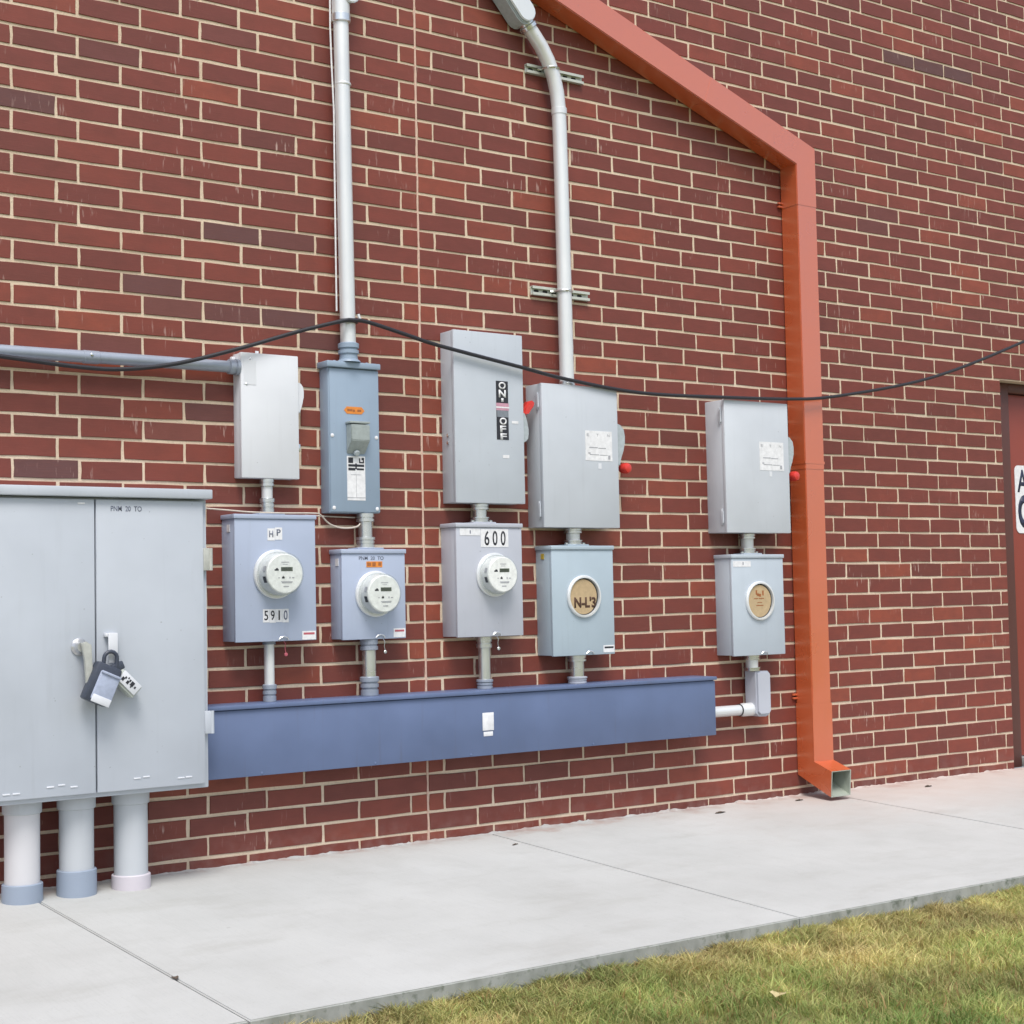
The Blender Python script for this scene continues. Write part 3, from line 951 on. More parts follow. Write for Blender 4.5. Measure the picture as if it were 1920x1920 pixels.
# 4 and 5 grey switches with white rating labels
def rating_label(dr, x0, x1, z0, z1, yf):
    sticker('rating_label', x0, x1, z0, z1, yf, M['white'], dr)
    w_, h_ = x1 - x0, z1 - z0
    yy = yf - .0013
    for ch, u in (('E', .10), ('T', .45), ('N', .86)): lettering(ch, x0 + w_ * u, z1 - h_ * .14, w_ * .09, h_ * .09, yy, M['faint'], dr)
    bars('print', [(x0 + w_ * .14, x0 + w_ * .45, z0 + h_ * .425, z0 + h_ * .455), (x0 + w_ * .48, x0 + w_ * .76, z0 + h_ * .41, z0 + h_ * .44),
                   (x0 + w_ * .15, x0 + w_ * .50, z0 + h_ * .19, z0 + h_ * .215), (x0 + w_ * .53, x0 + w_ * .82, z0 + h_ * .185, z0 + h_ * .205), (x0 + w_ * .10, x0 + w_ * .18, z0 + h_ * .23, z0 + h_ * .27),
                   (x0 + w_ * .84, x0 + w_ * .92, z0 + h_ * .06, z0 + h_ * .19)], yy, M['faint'], dr)
t, dr = switch_box('switch_box', 'wide grey switch box under the white bent conduit, red grip at its right', 'switch box', .557, .992, 1.301, 1.950, .125, 'grey_box2')
rating_label(dr, .799, .955, 1.609, 1.746, -.125)
sticker('sticker', .872, .890, 1.572, 1.598, -.125, M['white_box'], dr)
lever_handle(t, .991, -.088, 1.790, 1.595, True, .062)
box('latch', .992, 1.002, -.100, -.070, 1.345, 1.365, M['galv'], t, .002)
t, dr = switch_box('switch_box', 'wide pale grey switch box beside the orange downspout, red grip against the orange', 'switch box', 1.651, 2.084, 1.285, 1.936, .138, 'grey_box3')
rating_label(dr, 1.881, 2.046, 1.596, 1.738, -.138)
sticker('sticker', 1.945, 1.963, 1.566, 1.592, -.138, M['white_box'], dr)
lever_handle(t, 2.083, -.100, 1.776, 1.588, True, .062)
box('latch', 2.084, 2.094, -.112, -.085, 1.330, 1.350, M['galv'], t, .002)

# ---------------------------------------------------------------- meter sockets
def meter_socket(label, x0, x1, z0, z1, d, mat, ring, rr=.098):
    t = thing('meter_socket', label, 'meter socket', ((x0 + x1) / 2, 0, z0), 'meter sockets above the blue trough')
    box('body', x0, x1, -d + .016, .0045, z0, z1 - .012, M[mat], t, .003)
    cv = box('cover', x0 - .001, x1 + .001, -d, -d + .0155, z0 - .003, z1 - .013, M[mat], t, .003)
    box('rain_cap', x0 - .006, x1 + .005, -d - .006, .003, z1 - .0125, z1 + .006, M[mat], t, .003)
    # snap ring and seal at the bottom edge
    xm = x0 + (x1 - x0) * .58
    bm = bmesh.new()
    add_tube(bm, [(xm - .022, -d - .004, z0 + .002), (xm - .014, -d - .007, z0 + .012), (xm, -d - .008, z0 + .016), (xm + .014, -d - .007, z0 + .012), (xm + .022, -d - .004, z0 + .002)], .003, 6)
    link('latch_bail', bm, M['galv'], cv, True)
    return t, cv

def seal_wire(label, x, y, z, mat='galv'):
    t = thing('seal_tag', label, 'seal', (x, y, z - .07), 'seal tags hanging under the meter sockets')
    tube('wire', [(x, y, z), (x + .006, y - .004, z - .015), (x + .004, y - .002, z - .032), (x + .009, y, z - .05)], .0016, M[mat], t, 6)
    lathe('seal', (x + .009, y + .005, z - .056), (0, -1, 0), [(0, .006), (.004, .0075), (.008, .0075), (.010, .005)], M[mat], t, 10)

def socket_hub(t, x, y, z, r, mat, bolts=True):
    box('hub_plate', x - r - .028, x + r + .028, y - r - .008, y + r + .008, z + .0065, z + .013, M[mat], t, .003)
    if bolts:
        for s in (-1, 1):
            lathe('hub_bolt', (x + s * (r + .016), y - .012, z + .013), (0, 0, 1), [(0, .009), (.007, .009), (.010, .005)], M['galv'], t, 8)

def electric_meter(label, x, y, z, dep, r=.080):
    """Plug-in meter: socket ring, clear cover, inner housing, dial with display."""
    t = thing('electric_meter', label, 'electric meter', (x, y, z - r), 'round electric meters')
    lathe('socket_ring', (x, y - .0005, z), (0, -1, 0), [(0, r + .010), (.008, r + .011), (.012, r + .008), (.013, r + .003), (.018, r + .003)], M['galv_white'], t, 48)
    yb, yt = y - .0186, y - dep
    h = yb - yt
    lathe('housing', (x, yb, z), (0, -1, 0), [(0, r - .004), (h * .80, r - .008), (h * .80 + .002, r - .010)], M['meter_body'], t, 48)
    yd = yb - h * .80 - .0025
    df = lathe('dial', (x, yd, z), (0, -1, 0), [(0, r - .008), (.005, r - .0085), (.008, r - .012)], M['face_white'], t, 48)
    lathe('clear_cover', (x, yb, z), (0, -1, 0), [(0, r + .001), (h * .55, r - .001), (h * .9, r - .0025), (h * .97, r - .006), (h, r - .014)], M['glass'], t, 48)
    yf = yd - .0082
    bars('display', [(x - .018, x + .033, z + .010, z + .026)], yf, M['lcd'], df)
    bars('display_digits', [(x - .014 + k * .0082, x - .0085 + k * .0082, z + .013, z + .023) for k in range(5)], yf - .0007, M['lcd_ink'], df)
    bars('print', [(x - .046, x - .028, z + .012, z + .018), (x - .040, x - .031, z + .018, z + .022), (x - .014, x - .003, z - .019, z - .012), (x - .010, x - .006, z - .012, z - .009)], yf, M['ink'], df)
    bars('fine_print', [(x - .030, x - .024, z - .018, z - .014), (x + .018, x + .023, z - .019, z - .012), (x + .030, x + .040, z - .018, z - .014),
                        (x - .018, x + .032, z - .033, z - .030), (x - .014, x + .030, z - .037, z - .0345), (x - .008, x + .016, z - .052, z - .048), (x - .016, x + .018, z + .044, z + .0465), (x - .010, x + .012, z + .036, z + .038)], yf, M['faint'], df)
    # dark nameplate window and faint maker line on the side of the housing (facing the photographer)
    for ang, hw, z0_, z1_, a_, mt in ((R(196), R(9), 0, 0, .030, 'ink'), (R(165), R(7), 0, 0, .008, 'faint')):
        bm = bmesh.new()
        rr = r - .0045
        vv = []
        for q in (-1, 1):
            for hh in (.48, .78):
                th = ang + q * hw
                rad = r - .004 - .004 * hh + .0008
                vv.append(bm.verts.new((x + math.cos(th) * rad, yb - h * hh * (1 if a_ > .02 else 1), z + math.sin(th) * rad)))
        f = bm.faces.new((vv[0], vv[1], vv[3], vv[2]))
        rx = bmesh.ops.extrude_face_region(bm, geom=[f])
        for g_ in rx['geom']:
            if isinstance(g_, bmesh.types.BMVert):
                g_.co.x += math.cos(ang) * .0008; g_.co.z += math.sin(ang) * .0008
        link('nameplate', bm, M[mt], t)
    return t

def warning_label(cv, x0, x1, z0, z1, yf, mt='red_print'):
    sticker('warning_label', x0, x1, z0, z1, yf, M['white'], cv)
    bars('print', [(x0 + .006, x1 - .006, z1 - .014, z1 - .006)], yf - .0013, M[mt], cv)

# M1
t, cv = meter_socket('tallest lavender blue meter socket with HP and 5910 stickers, against the cabinet', -.946, -.592, .839, 1.334, .117, 'blue_socket', None)
socket_hub(t, -.768, -.05, 1.334, .03, 'blue_socket', False)
for k, ch in enumerate('HP'):
    xx = -.789 + k * .033
    sticker('letter_tile', xx - .016, xx + .016, 1.236 + k * .003, 1.284 + k * .004, -.117, M['white'], cv)
    lettering(ch, xx, 1.262 + k * .006, .018, .026, -.1183, M['mark'], cv, bold=.02)
for k, ch in enumerate('5910'):
    xx = -.815 + k * .0285
    sticker('number_tile', xx - .0138, xx + .0138, .912 - (k % 2) * .002, .964, -.117, M['white'], cv)
    lettering(ch, xx, .939, .006 if ch == '1' else .017, .038, -.1183, M['ink'] if k < 3 else M['mark'], cv, bold=.01)
warning_label(cv, -.656, -.595, .839, .873, -.117)
box('side_sticker', -.9482, -.9462, -.075, -.048, 1.270, 1.300, M['white'], t)
electric_meter('clear domed meter above the 5910 sticker, nearest the cabinet', -.772, -.117, 1.102, .088, .087)
# M2
t, cv = meter_socket('short lavender blue meter socket with an orange label over its meter', -.459, -.158, .833, 1.197, .097, 'blue_socket', None)
socket_hub(t, -.318, -.05, 1.197, .035, 'blue_socket', False)
lettering('PNM  20  TO', -.320, 1.166, .118, .015, -.0972, M['mark'], cv, bold=.01)
sticker('orange_label', -.344, -.268, 1.128, 1.152, -.097, M['orange_label'], cv)
bars('print', [(-.340, -.322, 1.133, 1.147), (-.316, -.300, 1.132, 1.148), (-.287, -.273, 1.134, 1.148)], -.0983, M['brown_print'], cv)
warning_label(cv, -.218, -.161, .835, .872, -.097)
box('side_sticker', -.4612, -.4592, -.070, -.045, 1.135, 1.165, M['white'], t)
electric_meter('clear domed meter directly below the small orange label', -.305, -.097, 1.017, .080, .085)
# M3
t, cv = meter_socket('lilac grey meter socket with a big black 600 number', .089, .433, .827, 1.310, .12, 'lilac_socket', None)
socket_hub(t, .257, -.055, 1.310, .032, 'lilac_socket')
sticker('number_plate', .215, .361, 1.212, 1.291, -.12, M['white'], cv)
for k, ch in enumerate('600'): lettering(ch, .247 + k * .043, 1.251, .026, .064, -.1213, M['ink'], cv, bold=.012)
sticker('address_label', .107, .213, 1.262, 1.292, -.12, M['white'], cv)
bars('print', [(.158, .163, 1.270, 1.284)], -.1213, M['mark'], cv)
electric_meter('clear domed meter below the big 600 number', .281, -.12, 1.091, .070, .085)
# M4, M5: no meter, the opening closed by a cardboard disc
def blank_meter(t, cv, label, x, z, d, rx_, marks):
    ring = lathe('socket_ring', (x, -d - .0005, z), (0, -1, 0), [(0, rx_ + .014), (.009, rx_ + .014), (.013, rx_ + .010), (.0135, rx_ + .003), (.0005, rx_ + .001)], M['galv_white'], t, 48)
    lathe('opening', (x, -d - .0008, z), (0, -1, 0), [(0, rx_ + .0005), (.0012, rx_ + .0005)], M['dark_hole'], ring, 48)
    k = thing('cardboard_disc', label, 'cardboard disc', (x, -d, z - rx_), 'cardboard discs closing empty meter sockets')
    bm = bmesh.new()
    prof = [(x - .004 + math.cos(a) * rx_ * (.93 + .02 * math.sin(3 * a)), z - .001 + math.sin(a) * rx_ * .96) for a in np.linspace(0, 2 * math.pi, 40, endpoint=False)]
    add_plate(bm, prof, -d - .0062, -d - .0026)
    link('disc', bm, M['cardboard'], k)
    marks(k, x, z, -d - .0063)
t, cv = meter_socket('grey meter socket with a brown disc lettered in marker, lowest but one on the wall', .598, .949, .727, 1.214, .118, 'grey_socket', None)
socket_hub(t, .770, -.055, 1.214, .033, 'grey_socket')
warning_label(cv, .882, .946, .733, .765, -.118, 'ink')
box('side_sticker', .5955, .5975, -.062, -.040, 1.160, 1.185, M['yellow'], t)
def marks4(k, x, z, y):
    lettering("N-L'3", x + .004, z - .026, .124, .050, y, M['marker'], k, bold=.045)
blank_meter(t, cv, 'brown cardboard disc with large handwritten marker letters in an empty meter socket', .773, .989, .118, .082, marks4)
t, cv = meter_socket('pale grey meter socket with a brown disc, next to the orange downspout', 1.689, 2.037, .687, 1.174, .12, 'grey_socket2', None)
socket_hub(t, 1.860, -.055, 1.174, .033, 'grey_socket2')
sticker('address_label', 1.698, 1.816, 1.119, 1.147, -.12, M['white'], cv)
bars('print', [(1.762, 1.767, 1.128, 1.142)], -.1213, M['mark'], cv)
def marks5(k, x, z, y):
    bars('emblem', [(x - .030, x - .020, z + .030, z + .052), (x - .022, x - .008, z + .024, z + .036), (x - .010, x + .006, z + .020, z + .034), (x + .014, x + .024, z + .026, z + .050)], y, M['brown_print'], k)
    bars('print', [(x - .042, x - .014, z + .009, z + .013), (x - .010, x + .026, z + .009, z + .013), (x - .020, x + .012, z - .010, z - .007), (x - .028, x + .020, z - .025, z - .021)], y, M['brown_print'], k)
blank_meter(t, cv, 'brown cardboard disc with a small printed emblem, in the empty socket by the downspout', 1.869, .951, .12, .082, marks5)

seal_wire('red tipped seal hanging under the 5910 meter socket', -.730, -.100, .838, 'red_print')
seal_wire('bare wire seal hanging under the meter socket with the orange label', -.262, -.085, .832)
seal_wire('bare wire seal hanging under the 600 meter socket', .300, -.105, .826)

# ---------------------------------------------------------------- conduit nipples between the boxes
def nipple(label, x, y, z0, z1, r, top=None, bottom=None, mat='galv', cmat='galv', bmat=None):
    t = thing('conduit_nipple', label, 'conduit', (x, y, z0), 'short conduits between the boxes')
    a, b = z0, z1
    if bottom:
        connector(x, y, z0, z0 + bottom, r * 1.32, M[bmat or cmat], t); a = z0 + bottom
    if top:
        bm = bmesh.new()
        add_lathe(bm, (x, y, z1), (0, 0, -1), [(0, r * 1.30), (top * .45, r * 1.30), (top * .47, r * 1.15), (top * .6, r * 1.15), (top * .62, r * 1.32), (top * .95, r * 1.32), (top, r * 1.1)], 18)
        link('locknut', bm, M[cmat], t, True); b = z1 - top
    tube('pipe', [(x, y, a - .004), (x, y, b + .004)], r, M[mat], t, 18)
    return t
nipple('short galvanised conduit joining the white switch box to the HP meter socket', -.768, -.045, 1.347, 1.486, .0225, .030, .062, 'galv_white', 'galv')
nipple('short galvanised conduit under the slate blue breaker enclosure', -.317, -.048, 1.210, 1.353, .029, .035, .045, 'galv', 'galv')
nipple('stubby fitting between the ON OFF switch box and the 600 meter socket', .257, -.055, 1.323, 1.403, .031, .026, .022)
nipple('stubby bright fitting above the disc lettered in marker', .770, -.055, 1.227, 1.300, .032, .022, .020, 'galv_white')
nipple('stubby bright fitting above the disc with the printed emblem', 1.860, -.055, 1.187, 1.284, .0315, .026, .026, 'galv_white')
nipple('slim bright conduit from the 5910 meter socket down into the trough', -.775, -.060, .597, .835, .0205, .012, .068, 'galv_white', 'zinc_blue')
nipple('thick conduit from the meter socket with the orange label into the trough', -.313, -.055, .597, .829, .029, .045, .078, 'galv', 'zinc_blue')
nipple('slim rusty specked conduit from the 600 meter socket into the trough', .263, -.060, .597, .823, .0265, .050, .040, 'galv', 'galv', 'zinc_blue')
nipple('stubby thick conduit below the socket with marker lettering', .772, -.060, .597, .723, .033, .028, .030, 'galv', 'galv', 'lilac_socket')
nipple('short bright conduit above the grey elbow fitting by the downspout', 1.864, -.060, .606, .683, .031, .022, .018, 'galv_white')

# elbow fitting and its horizontal pipe
t = thing('elbow_fitting', 'grey cast elbow fitting joining the last meter socket to the trough end', 'conduit fitting', (1.90, 0, .38))
bm = bmesh.new()
add_plate(bm, [(1.853, .604), (1.936, .604), (1.947, .594), (1.948, .402), (1.940, .388), (1.920, .380), (1.872, .382), (1.852, .400)], -.100, -.012, .008)
link('body', bm, M['lilac_socket'], t, True)
plate('cover', [(1.858, .596), (1.934, .596), (1.942, .588), (1.942, .408), (1.930, .394), (1.872, .394), (1.858, .408)], -.1055, -.1005, M['lilac_socket'], t, .002)
lathe('inlet', (1.856, -.055, .417), (-1, 0, 0), [(0, .033), (.060, .033), (.064, .030), (.078, .030), (.080, .027)], M['galv_white'], t, 20)
tube('pipe', [(1.778, -.055, .417), (1.532, -.055, .417)], .0262, M['galv_white'], t, 20)
lathe('gasket', (1.778, -.055, .417), (-1, 0, 0), [(0, .030), (.005, .030)], M['black'], t, 20)

# ---------------------------------------------------------------- tall risers
def capsule(cx, cz, ux, uz, ln, wd, seg=8):
    """Stadium outline centred at (cx, cz), long axis (ux, uz)."""
    pts = []
    px_, pz_ = -uz, ux
    r = wd / 2
    for s, a0 in ((1, -math.pi / 2), (-1, math.pi / 2)):
        for k in range(seg + 1):
            a = a0 + math.pi * k / seg
            u, v = s * (ln / 2 - r) + math.cos(a) * r, math.sin(a) * r
            pts.append((cx + ux * u + px_ * v, cz + uz * u + pz_ * v))
    return pts
t = thing('riser_conduit', 'straight tall pale conduit rising from the slate blue breaker enclosure', 'conduit', (-.391, -.06, 1.985))
lathe('hub', (-.391, -.058, 1.983), (0, 0, 1), [(0, .050), (.006, .048), (.012, .039), (.034, .037), (.036, .043), (.050, .043), (.052, .037), (.058, .037), (.060, .044), (.078, .044), (.082, .036)], M['slate_box'], t, 24)
tube('pipe', [(-.392, -.058, 2.060), (-.3985, -.058, 2.75), (-.4045, -.058, 3.428)], .0325, M['galv_white'], t, 24)
lathe('coupling', (-.3998, -.058, 3.155), (-.008, 0, 1), [(0, .034), (.003, .0355), (.008, .0355), (.011, .034)], M['galv_white'], t, 24)
lathe('gland_nut', (-.4045, -.058, 3.424), (0, 0, 1), [(0, .036), (.004, .041), (.034, .041), (.038, .036)], M['galv'], t, 24)
lathe('neck', (-.4045, -.058, 3.460), (0, 0, 1), [(0, .038), (.06, .039)], M['galv_white'], t, 24)
bm = bmesh.new()
add_plate(bm, capsule(-.385, 3.665, 0, 1, .32, .094), -.088, -.012, .006)
link('fitting_body', bm, M['galv'], t, True)
plate('fitting_cover', capsule(-.375, 3.655, 0, 1, .30, .088), -.102, -.0885, M['galv_white'], t, .004)
tag(tube('ground_wire', [(-.448, -.045, 3.62), (-.449, -.045, 3.40), (-.445, -.045, 3.25), (-.437, -.045, 3.05), (-.436, -.042, 2.80), (-.434, -.038, 2.45), (-.432, -.035, 2.20)], .0038, M['white'], None, 8, loc=(-.44, -.04, 2.2)),
    'thin white wire running down beside the straight tall conduit', 'wire')

bend = [(.7515, -.06, 1.968), (.7490, -.06, 2.4), (.7450, -.06, 2.9), (.7420, -.06, 3.15), (.7395, -.06, 3.24), (.731, -.06, 3.32), (.712, -.06, 3.395), (.682, -.06, 3.462), (.645, -.06, 3.520), (.600, -.06, 3.572), (.560, -.06, 3.612)]
t = thing('riser_conduit', 'tall white conduit bending to the left near its top, held by two strut channels', 'conduit', (.75, -.06, 1.955))
tube('pipe', bend, .0335, M['galv_white'], t, 24)
lathe('coupling', (.7415, -.06, 3.215), (-.02, 0, 1), [(0, .0335), (.002, .0365), (.030, .0365), (.032, .0335)], M['galv_white'], t, 24)
lathe('connector', (.7515, -.06, 1.952), (0, 0, 1), [(0, .038), (.012, .038), (.013, .036), (.022, .036)], M['galv'], t, 24)
u = Vector((-.66, 0, .75)).normalized()
lathe('gland_nut', (.583, -.06, 3.590), u, [(0, .036), (.004, .043), (.020, .043), (.024, .038), (.055, .038)], M['galv'], t, 20)
cx, cz = .545 + u.x * .17, 3.628 + u.z * .17
bm = bmesh.new()
add_plate(bm, capsule(cx, cz, u.x, u.z, .40, .104), -.100, -.010, .006)
link('fitting_body', bm, M['lever_grey'], t, True)
plate('fitting_cover', capsule(cx + .004, cz + .006, u.x, u.z, .39, .096), -.112, -.1005, M['galv_white'], t, .004)
for zc, x0, x1, tilt, lab in ((3.424, .592, .922, .0, 'upper of the two slotted zinc strut channels behind the bent conduit'), (2.392, .598, .928, .0, 'lower slotted zinc strut channel crossing the straight part of the bent conduit')):
    t = thing('strut_channel', lab, 'strut channel', ((x0 + x1) / 2, 0, zc), 'slotted strut channels')
    bm = bmesh.new()
    add_box(bm, x0, x1, -.0045, .0025, zc - .0205, zc + .0205)
    for s in (-1, 1):
        add_box(bm, x0, x1, -.0205, -.0047, zc + s * .0185 - .002, zc + s * .0185 + .002)
        add_box(bm, x0, x1, -.0205, -.0185, zc + s * .0125 - .0038, zc + s * .0125 + .0038)
    link('channel', bm, M['strut'], t)
    bm = bmesh.new()
    for k in range(6):
        xx = x0 + .03 + k * .05
        add_plate(bm, capsule(xx, zc, 1, 0, .028, .014, 5), -.0052, -.0046)
    link('slot', bm, M['dark_hole'], t)
    xc = .747 if zc < 3 else .700
    bm = bmesh.new()
    for s in (-1, 1):
        pts = [(xc + s * .050, -.022, zc), (xc + s * .040, -.030, zc), (xc + s * .036, -.06, zc)] + [(xc + s * math.cos(a) * .036, -.06 - math.sin(a) * .036, zc) for a in (.4, .8, 1.2, 1.5)]
        add_tube(bm, pts, .0055, 6)
    add_box(bm, xc + .034, xc + .056, -.045, -.024, zc - .010, zc + .010, .003)
    link('clamp', bm, M['galv'], t, True)

# horizontal pipe at the left
t = thing('feed_pipe', 'horizontal blue grey pipe entering the side of the white switch box', 'pipe', (-2.0, -.05, 1.925))
tube('pipe', [(-4.0, -.05, 1.924), (-1.84, -.05, 1.926), (-.93, -.05, 1.930)], .0235, M['zinc_blue'], t, 20)
lathe('connector', (-.935, -.05, 1.930), (1, 0, 0), [(0, .026), (.002, .030), (.020, .030), (.022, .027), (.028, .027), (.030, .033), (.0425, .033)], M['zinc_blue'], t, 20)
lathe('coupling', (-1.53, -.05, 1.927), (1, 0, 0), [(0, .0235), (.002, .0255), (.060, .0255), (.062, .0235)], M['zinc_blue'], t, 20)
screw(-1.503, -.0760, 1.933, M['galv'], t, .006, 'set_screw')

# black cable
cab_pts = [(-3.2, -.095, 2.03), (-2.6, -.095, 1.955), (-2.2, -.095, 1.918), (-1.854, -.095, 1.899), (-1.737, -.095, 1.891), (-1.557, -.095, 1.880), (-1.391, -.095, 1.883), (-1.175, -.095, 1.919), (-.902, -.098, 2.000), (-.643, -.098, 2.088), (-.447, -.103, 2.146),
           (-.398, -.103, 2.154), (-.323, -.105, 2.152), (-.150, -.12, 2.112), (.017, -.128, 2.075), (.437, -.13, 2.012), (.704, -.132, 1.972), (1.123, -.138, 1.936), (1.62, -.147, 1.943), (2.087, -.15, 1.960), (2.396, -.15, 1.989), (2.972, -.15, 2.091), (3.416, -.15, 2.207), (3.99, -.15, 2.400), (4.6, -.15, 2.62), (5.4, -.12, 2.93)]
def smooth_path(p_, k=5):
    p_ = [Vector(q) for q in p_]
    o = []
    for i in range(len(p_) - 1):
        a, b, c_, d_ = p_[max(i - 1, 0)], p_[i], p_[i + 1], p_[min(i + 2, len(p_) - 1)]
        for j in range(k):
            s = j / k
            o.append(0.5 * ((2 * b) + (c_ - a) * s + (2 * a - 5 * b + 4 * c_ - d_) * s * s + (3 * b - a - 3 * c_ + d_) * s ** 3))
    o.append(p_[-1])
    return o
t = thing('black_cable', 'sagging black cable slung across the boxes and tied to the straight tall conduit', 'cable', (-.39, -.10, 2.15))
tube('cable', smooth_path(cab_pts), .0085, M['black'], t, 10)
bm = bmesh.new()
add_tube(bm, [(-.392 + math.cos(a) * .036, -.058 + math.sin(a) * .036, 2.155) for a in np.linspace(0, 2 * math.pi, 20)], .009, 8)
link('tie', bm, M['black'], t, True)
tube('tie_clip', [(-.357, -.085, 2.185), (-.352, -.088, 2.165), (-.338, -.090, 2.158), (-.305, -.098, 2.150)], .006, M['galv_white'], t, 8)

# thin pale string between the cabinet and the second conduit
tag(tube('string', smooth_path([(-1.10, -.06, 1.366), (-.97, -.11, 1.354), (-.88, -.121, 1.3475), (-.74, -.122, 1.3455), (-.60, -.118, 1.3470), (-.55, -.085, 1.343), (-.49, -.055, 1.308), (-.43, -.055, 1.292), (-.375, -.07, 1.296), (-.345, -.055, 1.312)]), .0034, M['twine'], None, 6, loc=(-.7, -.06, 1.34)),
    'thin pale string lying over the HP meter socket and sagging to the next conduit', 'string')
tag(tube('string', [(-.58, -.012, 1.345), (-.50, -.012, 1.342), (-.35, -.020, 1.338)], .0030, M['twine'], None, 6, loc=(-.45, -.01, 1.34)),
    'short taut pale string above the sagging one, ending at the conduit under the slate enclosure', 'string')

# ---------------------------------------------------------------- orange downspout
SW, SD = .134, .118
t = thing('downspout', 'burnt orange square downspout with a sloping upper run and a kicked out foot', 'downspout', (2.288, -.06, -.05))
def spout_run(name, pts, grow=0.0, caps=True):
    """Rectangular tube swept in the wall plane with mitred corners."""
    bm = bmesh.new()
    P_ = [Vector((x, 0, z)) for x, z in pts]
    hw = SW / 2 + grow
    rings = []
    for i, p_ in enumerate(P_):
        d0 = (P_[i] - P_[i - 1]).normalized() if i else (P_[1] - P_[0]).normalized()
        d1 = (P_[i + 1] - P_[i]).normalized() if i < len(P_) - 1 else d0
        n0 = Vector((d0.z, 0, -d0.x)); n1 = Vector((d1.z, 0, -d1.x))
        m_ = (n0 + n1).normalized()
        k = hw / max(m_.dot(n0), .3)
        rings.append([bm.verts.new((p_.x + s * m_.x * k, y, p_.z + s * m_.z * k)) for s, y in ((-1, -SD - grow), (1, -SD - grow), (1, -.004 + min(grow, .002)), (-1, -.004 + min(grow, .002)))])
    for q, r_ in zip(rings[:-1], rings[1:]):
        for k in range(4):
            bm.faces.new((q[k], q[(k + 1) % 4], r_[(k + 1) % 4], r_[k]))
    if caps:
        bm.faces.new(rings[0]); bm.faces.new(rings[-1][::-1])
    es = [e for e in bm.edges if len(e.link_faces) == 2 and abs((e.verts[0].co - e.verts[1].co).length) > .2]
    bmesh.ops.bevel(bm, geom=es, offset=.004, segments=2, affect='EDGES')
    return link(name, bm, M['orange'], t, True)
spout_run('pipe_section', [(2.286, .415), (2.288, 1.625)], 0.0)
spout_run('pipe_section', [(2.288, 1.615), (2.288, 2.985)], .0018)
spout_run('slip_collar', [(2.288, 1.642), (2.288, 1.655)], .0030)
spout_run('elbow_section', [(2.288, 2.975), (2.288, 3.234), (1.62, 3.4715)], .0035)
spout_run('sloping_section', [(1.62, 3.4715), (-.40, 4.190)], .0022)
for z, k in ((2.992, 1), (.46, 1)):
    bm = bmesh.new()
    for dz in (-.009, .009):
        add_box(bm, 2.190, 2.2195, -.016, -.004, z + dz - .005, z + dz + .005, .001)
    link('strap', bm, M['orange'], t, True)
# foot: mitred kick-out with an open, dented, bare-metal mouth
bm = bmesh.new()
def rect(y0, z0, y1, z1, gx_):
    return [(2.286 - SW / 2 - gx_, y0, z0), (2.286 + SW / 2 + gx_, y0, z0), (2.286 + SW / 2 + gx_, y1, z1), (2.286 - SW / 2 - gx_, y1, z1)]
g0 = .0022
outr = [rect(-SD - g0, .425, -.004, .425, g0), rect(-SD - g0, .136, -.004, .064, g0), rect(-.236, .096, -.226, -.032, g0)]
rv = [[bm.verts.new(q) for q in r_] for r_ in outr]
for q, r_ in zip(rv[:-1], rv[1:]):
    for k in range(4): bm.faces.new((q[k], q[(k + 1) % 4], r_[(k + 1) % 4], r_[k]))
link('outlet_elbow', bm, M['orange'], t)
bm = bmesh.new()
i0 = .004
inn = [rect(-.100, .128, -.020, .090, -i0), rect(-.170, .112, -.120, .020, -i0), rect(-.236, .092, -.226, -.028, -i0)]
iv = [[bm.verts.new(q) for q in r_] for r_ in inn]
iv[1][2].co.z += .012; iv[1][2].co.x -= .012; iv[1][3].co.x += .004
for q, r_ in zip(iv[:-1], iv[1:]):
    for k in range(4): bm.faces.new((q[k], r_[k], r_[(k + 1) % 4], q[(k + 1) % 4]))
bm.faces.new(iv[0])
rim = [bm.verts.new(Vector(q) + Vector((0, -.0006, 0))) for q in rect(-.236, .0965, -.226, -.0325, g0 * 1.2)]
for k in range(4): bm.faces.new((iv[2][k], rim[k], rim[(k + 1) % 4], iv[2][(k + 1) % 4]))
link('lining', bm, M['lining'], t)

# ---------------------------------------------------------------- door and sign
t = thing('door', 'oxide red steel door in a dark brown frame at the right edge', 'door', (4.48, .1, -.03))
dz1 = DROW * C - .001
bm = bmesh.new()
add_box(bm, DX0 + .003, 4.122, .072, .20, -.05, dz1, .002)
add_box(bm, DX1 - .10, DX1 - .003, .072, .20, -.05, dz1, .002)
add_box(bm, 4.1225, DX1 - .1005, .072, .20, dz1 - .055, dz1, .002)
link('frame', bm, M['frame'], t, True)
lf = box('leaf', 4.126, DX1 - .104, .104, .149, .010, dz1 - .060, M['door'], t, .002)
box('threshold', 4.124, DX1 - .102, .030, .18, -.048, .004, M['alu'], t, .003)
lathe('knob', (DX1 - .17, .104, .95), (0, -1, 0), [(0, .032), (.006, .032), (.008, .012), (.035, .012), (.042, .026), (.062, .026), (.068, .016)], M['steel'], lf, 20)
t = thing('door_sign', 'white rounded door sign with navy letters, cut off by the photo edge', 'sign', (4.36, .10, 1.31))
def rounded(x0, x1, z0, z1, r):
    o = []
    for cx_, cz_, a0 in ((x1 - r, z1 - r, 0), (x0 + r, z1 - r, 90), (x0 + r, z0 + r, 180), (x1 - r, z0 + r, 270)):
        for k in range(6):
            a = R(a0 + 18 * k)
            o.append((cx_ + math.cos(a) * r, cz_ + math.sin(a) * r))
    return o
plate('panel', rounded(4.192, 4.56, 1.312, 1.714, .034), .1005, .1035, M['white'], t)
lettering('A', 4.262, 1.622, .100, .135, .1004, M['navy'], t, bold=.02)
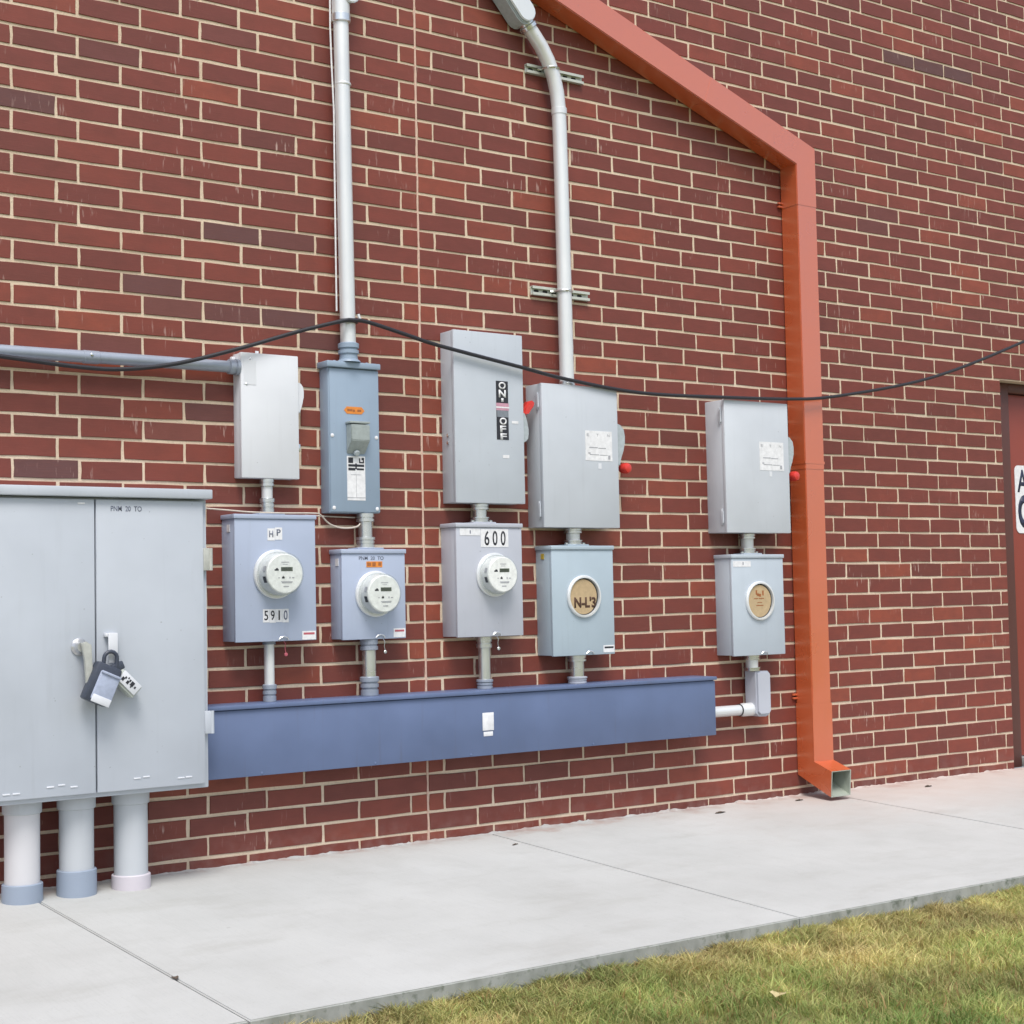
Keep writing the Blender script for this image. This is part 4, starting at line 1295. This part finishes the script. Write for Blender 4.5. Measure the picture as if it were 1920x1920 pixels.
lettering('O', 4.276, 1.440, .130, .200, .1004, M['navy'], t, bold=.05)

# ---------------------------------------------------------------- dry leaves and scraps
def scrap(label, x, y, ln, wd, ang, mat, zoff=0.0, z=None):
    bm = bmesh.new()
    n_ = 6
    zz = gz(y) if z is None else z
    rows_ = []
    for i in range(n_ + 1):
        u_ = i / n_ - .5
        ww = wd * max(.08, 1 - (2 * u_) ** 2) * random.uniform(.8, 1.1)
        rows_.append([(u_ * ln, s * ww, .0015 + abs(s) * ww * .35 + .0012 * math.sin(i * 2)) for s in (-1, 0, 1)])
    ca_, sa_ = math.cos(ang), math.sin(ang)
    vv = [[bm.verts.new((x + a * ca_ - b * sa_, y + a * sa_ + b * ca_, zz + c_ + zoff)) for a, b, c_ in r_] for r_ in rows_]
    fs = []
    for p_, q in zip(vv[:-1], vv[1:]):
        for k in range(2): fs.append(bm.faces.new((p_[k], p_[k + 1], q[k + 1], q[k])))
    rx = bmesh.ops.extrude_face_region(bm, geom=fs)
    for g_ in rx['geom']:
        if isinstance(g_, bmesh.types.BMVert): g_.co.z += .0012
    o = link('dry_leaf', bm, M[mat], None, loc=(x, y, zz))
    tag(o, label, 'leaf', 'dry leaves on the ground')
def gpt(X, Y):
    c = Rc @ Vector(((X - 960) / 2970.36, -(Y - 960) / 2970.36, -1))
    t_ = (-0.042 + GS * CAM_LOC.y - CAM_LOC.z) / (c.z - GS * c.y)
    return CAM_LOC + c * t_
scrap('long dark dry leaf on the slab just in front of the downspout mouth', 2.105, -.118, .060, .010, .1, 'leaf')
scrap('dark curled scrap on the slab under the last meter socket', 1.527, -.168, .075, .012, .15, 'leaf')
scrap('dark scrap on the slab near the wall to the right of the downspout', 3.005, -.175, .060, .012, .1, 'leaf')
scrap('small brown twig on the slab below the middle of the trough', .260, -.27, .045, .006, .4, 'leaf')
scrap('tiny dark leaf lying in the left slab joint', -1.752, -1.380, .040, .010, 1.4, 'leaf')
scrap('pale yellow dry leaf lying in the grass', -.335, -2.42, .055, .022, .5, 'leaf_pale', .034, lz(-2.42))

print('bricks', len(bricks), 'blades', n)
